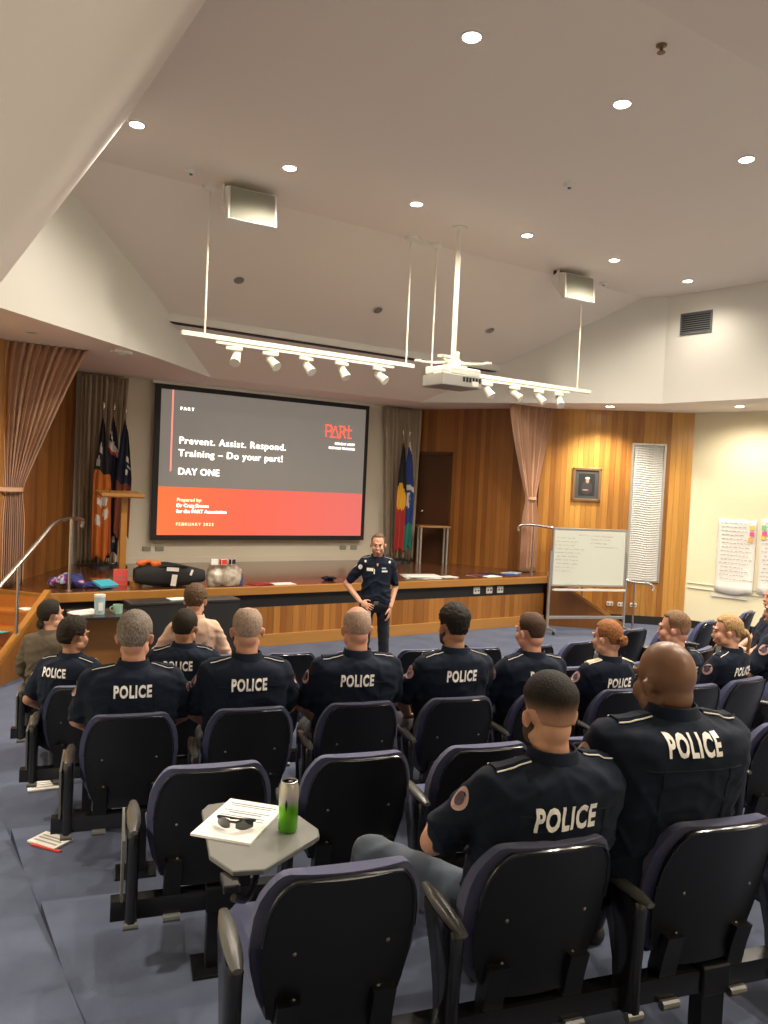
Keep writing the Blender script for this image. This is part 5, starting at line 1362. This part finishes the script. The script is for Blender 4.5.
# nearest row
seated('A', 1, 'bearded dark haired officer in the nearest row, left knee out', dx=.055, skin='fair', hair=dict(front=.55, side=-.35, nape=-.60, thick=.020, amp=.0012, freq=26, sidek=.22, fade=.75, f0=-.45, f1=.35), haircol=BLK, head=(R(-5), R(-2), 0), turn=R(3), scale=.965, neck=-.012, bulk=1.10, sh=1.14, text_z=.95, text_x=-.025, text_s=1.14, beard=True, seed=2, ear=1.1,
       arms={'EL': (-.33, .06, .78), 'WL': (-.22, .30, .72)}, legs={'KL': (-.44, .36, .605), 'AL': (-.46, .50, .12)}, trousers=m_denim, bow=.01)
seated('A', 2, 'bald brown skinned officer in the nearest row, seen from behind', dx=-.10, dy=.05, skin='dark', neck=-.05, scale=1.055, hair=None, head=(R(8), R(-3), 0), turn=R(-3), bulk=1.18, sh=1.10, text_z=1.035, text_x=-.015, text_s=.97, seed=3, belly=.6, hk=1.04, bow=.02)
# middle row
seated('B', 0, 'grey haired officer in the middle row, nearest the aisle', dx=0.02, skin='pink', hair=dict(front=.55, side=-.3, nape=-.85, thick=.017, amp=.003, freq=14, sidek=.75, dens=.95), haircol=GREY, head=(R(-10), R(-2), 0), bulk=1.10, sh=1.06, seed=4, scale=.98, text_z=.985, hk=1.04)
seated('B', 1, 'officer with cropped silver hair, second from the aisle in the middle row', dx=0.02, skin='pink', hair=dict(front=.62, side=-.25, nape=-.78, thick=.010, amp=.0012, freq=18, sidek=.5, dens=.8, bald=.95), haircol=SILV, head=(R(-4), R(-3), 0), bulk=1.06, sh=1.03, seed=5, text_z=.975)
seated('B', 2, 'balding pink scalped officer seated before the presenter in the middle row', dx=0.06, skin='pink', hair=dict(front=.72, side=-.2, nape=-.80, thick=.006, amp=.0008, freq=18, sidek=.8, dens=.72, bald=.62), haircol=SILV, head=(R(0), R(-4), 0), bulk=1.10, sh=1.08, seed=6, text_x=-.03, text_z=.975, ear=1.08)
seated('B', 3, 'officer with thick black hair and beard in the middle row', dx=0.08, skin='tan', hair=dict(front=.5, side=-.3, nape=-.78, thick=.026, amp=.006, freq=8, sidek=.45), haircol=BLK, head=(R(4), R(-2), 0), bulk=1.03, sh=1.02, seed=7, beard=True, text_z=.975)
seated('B', 4, 'officer with short brown hair looking left behind the bearded officer', skin='pink', dx=.02, hair=dict(front=.6, side=-.28, nape=-.72, thick=.011, amp=.0015, freq=16, sidek=.35, dens=.95, bald=1.15), haircol=BRN, head=(R(16), R(-2), 0), scale=.965, bulk=1.02, sh=.98, seed=8, text_z=.985, text_x=.02)
seated('B', 5, 'officer with a red hair bun and pale epaulettes in the middle row', skin='fair', hair=dict(front=.5, side=-.3, nape=-.72, thick=.012, amp=.003, freq=7, sidek=.8), haircol=RED_, head=(R(24), R(-2), 0), bulk=.92, sh=.94, scale=.925, seed=9, extras=('bun',), slide=M('cream_slide', (.55, .47, .34), .7), text_z=.955, text_x=.02)
seated('B', 6, 'fair haired officer looking left behind the bald officer', skin='pink', hair=dict(front=.6, side=-.28, nape=-.68, thick=.014, amp=.0016, freq=16, sidek=.4, fade=.4), haircol=SAND, head=(R(38), R(0), 0), dy=.05, bulk=.98, sh=.97, scale=.955, seed=10)
seated('B', 7, 'blonde officer with a ponytail near the cream wall', dx=-.07, skin='fair', hair=dict(front=.5, side=-.3, nape=-.75, thick=.012, amp=.003, freq=7, sidek=.8), haircol=BLD, head=(R(36), R(-2), 0), bulk=.90, sh=.93, scale=.93, seed=11, extras=('ponytail',), text_x=.0)
seated('B', 8, 'officer cut off by the right edge beside the blonde ponytail', skin='tan', hair=short, haircol=DBR, head=(R(30), 0, 0), dx=.12, bulk=1.0, sh=1.0, seed=12)
# fourth row
seated('C', 0, 'officer with curly dark hair looking right near the low table', skin='tan', hair=dict(front=.5, side=-.35, nape=-.80, thick=.024, amp=.008, freq=12, sidek=.8, long=.006), haircol=DBR, head=(R(-48), R(-2), R(0)), turn=R(-24), drz=-6, lean=.10, dx=-.10, bulk=1.02, sh=1.0, scale=.905, seed=13, text_z=1.0, text_x=-.05, text_s=.95, arms={'ER': (.30, .10, .76), 'WR': (.28, .36, .66)})
seated('C', 1, 'officer with short dark hair before the man in peach', dx=.02, neck=-.02, text_x=-.03, skin='tan', hair=dict(front=.55, side=-.3, nape=-.72, thick=.014, amp=.002, freq=14, sidek=.7), haircol=DBR, head=(R(-22), R(-2), 0), turn=R(-6), bulk=1.04, sh=1.02, scale=.965, seed=14, text_z=.985)
# front row
seated('D', 0, 'woman in a brown top with dark hair tied low beside the handrail', dx=-.13, dy=-.02, skin='fair', arms={'EL': (-.21, .12, .78), 'ER': (.21, .12, .78)}, hair=dict(front=.5, side=-.3, nape=-.75, thick=.012, amp=.003, freq=6, sidek=.85), haircol=DBR, head=(R(-50), R(4), 0), turn=R(-22), lean=.06, bulk=.90, sh=.88, scale=.935, seed=15, extras=('lowbun',), shirt=m_brown_top, police=False, epaulette=False, patch=False, longsleeve=True)
seated('D', 2, 'man in a peach shirt with tousled brown hair facing the black desk', skin='fair', dy=.12, dx=-.19, hair=dict(front=.5, side=-.32, nape=-.82, thick=.024, amp=.006, freq=8, sidek=.7), haircol=((.16, .095, .05), (.06, .035, .02)), head=(R(-14), R(-6), 0), bulk=.92, sh=.88, scale=1.01, seed=16, shirt=m_peach, police=False, epaulette=False, patch=False, longsleeve=True)
# right block at the edge of the frame
person('officer in profile looking left below the second flipchart sheet', (7.30, 4.38, .17), R(42), skin='pink', hair=short, haircol=DBR, head=(R(18), R(4), 0), seed=17)
chair('dark chair under the officer in profile at the right edge', 7.30, 4.38, .17, R(42), True, True)
person('officer with a bare forearm at the right edge before the one in profile', (6.62, 3.92, .20), R(38), skin='tan', hair=short, haircol=BLK, head=(R(20), 0, 0), seed=18, arms={'EL': (-.30, .10, .80), 'WL': (-.20, .32, .86)})
chair('dark chair under the officer at the right edge, partly cut off', 6.62, 3.92, .20, R(38), True, True)

# presenter
pr, Mh, bv = person('grey haired presenter in dark uniform standing with one hand on his hip', (4.72, 7.56, 0), R(180-30), skin='fair', hair=dict(front=.72, side=-.3, nape=-.7, thick=.014, amp=.003, freq=10, sidek=.5), haircol=((.16, .10, .06), (.07, .045, .03)), head=(R(-4), R(-3), 0), seated=False, police=False, bulk=.88, sh=.90, scale=1.0, seed=19, voxel=.006, belly=.5,
                    arms={'ER': (.345, -.06, 1.17), 'WR': (.18, .12, .99), 'handR': (Vector((-.75, .45, -.35)), Vector((.4, .8, .3))), 'EL': (-.225, -.07, 1.16), 'WL': (-.17, .07, .94), 'handL': (Vector((.12, .12, -1)), Vector((-.9, .3, 0))), 'curl': .4})
def pbadge(name, x, t_z, w_, h_, mt):
    bm = NB(); vs = []
    for dx, dz in ((-w_/2, -h_/2), (w_/2, -h_/2), (w_/2, h_/2), (-w_/2, h_/2)):
        h = bv.ray_cast(Vector((x+dx, .6, t_z+dz)), Vector((0, -1, 0)))[0]; vs.append((h if h else Vector((x+dx, .14, t_z+dz))) + Vector((0, .006, 0)))
    bm.faces.new([bm.verts.new(v) for v in vs]); fin(name, bm, mt, pr)
pbadge('chest_badge', .085, 1.365, .075, .035, m_edge); pbadge('name_badge', -.085, 1.35, .065, .02, m_edge); pbadge('radio_clip', .035, 1.345, .012, .06, m_edge); pbadge('medal_bar', -.075, 1.385, .05, .018, m_sky)
bm = NB(); box(bm, (.10, .155, .865), (.085, .02, .055), bev=.003); fin('id_card', bm, m_paper, pr)
bm = NB(); hs = [bv.ray_cast(Vector((x_, .6, z_)), Vector((0, -1, 0)))[0] for x_, z_ in ((-.034, 1.485), (.034, 1.485), (0, 1.40))]
if all(hs): bm.faces.new([bm.verts.new(h_+Vector((0, .005, 0))) for h_ in hs])
fin('open_neck', bm, SKIN['fair'], pr)
for x_, z_, r_ in ((.195, 1.385, .024), (.14, 1.455, .012), (-.14, 1.455, .012)):
    bm = NB(); ce = []
    for k in range(16):
        h_ = bv.ray_cast(Vector((x_+r_*math.cos(k*PI/8), .6, z_+1.2*r_*math.sin(k*PI/8))), Vector((0, -1, 0)))[0]
        if h_: ce.append(bm.verts.new(h_+Vector((0, .005, 0))))
    if len(ce) > 2: bm.faces.new(ce)
    fin('round_badge', bm, m_edge, pr)
bm = NB(); box(bm, (0, .152, .985), (.05, .012, .04), bev=.003); fin('belt_buckle', bm, m_clamp, pr)
bm = NB(); box(bm, (.16, .12, .93), (.06, .05, .10), bev=.008); fin('belt_pouch', bm, m_black, pr)

bpy.data.scenes.remove(TMP)
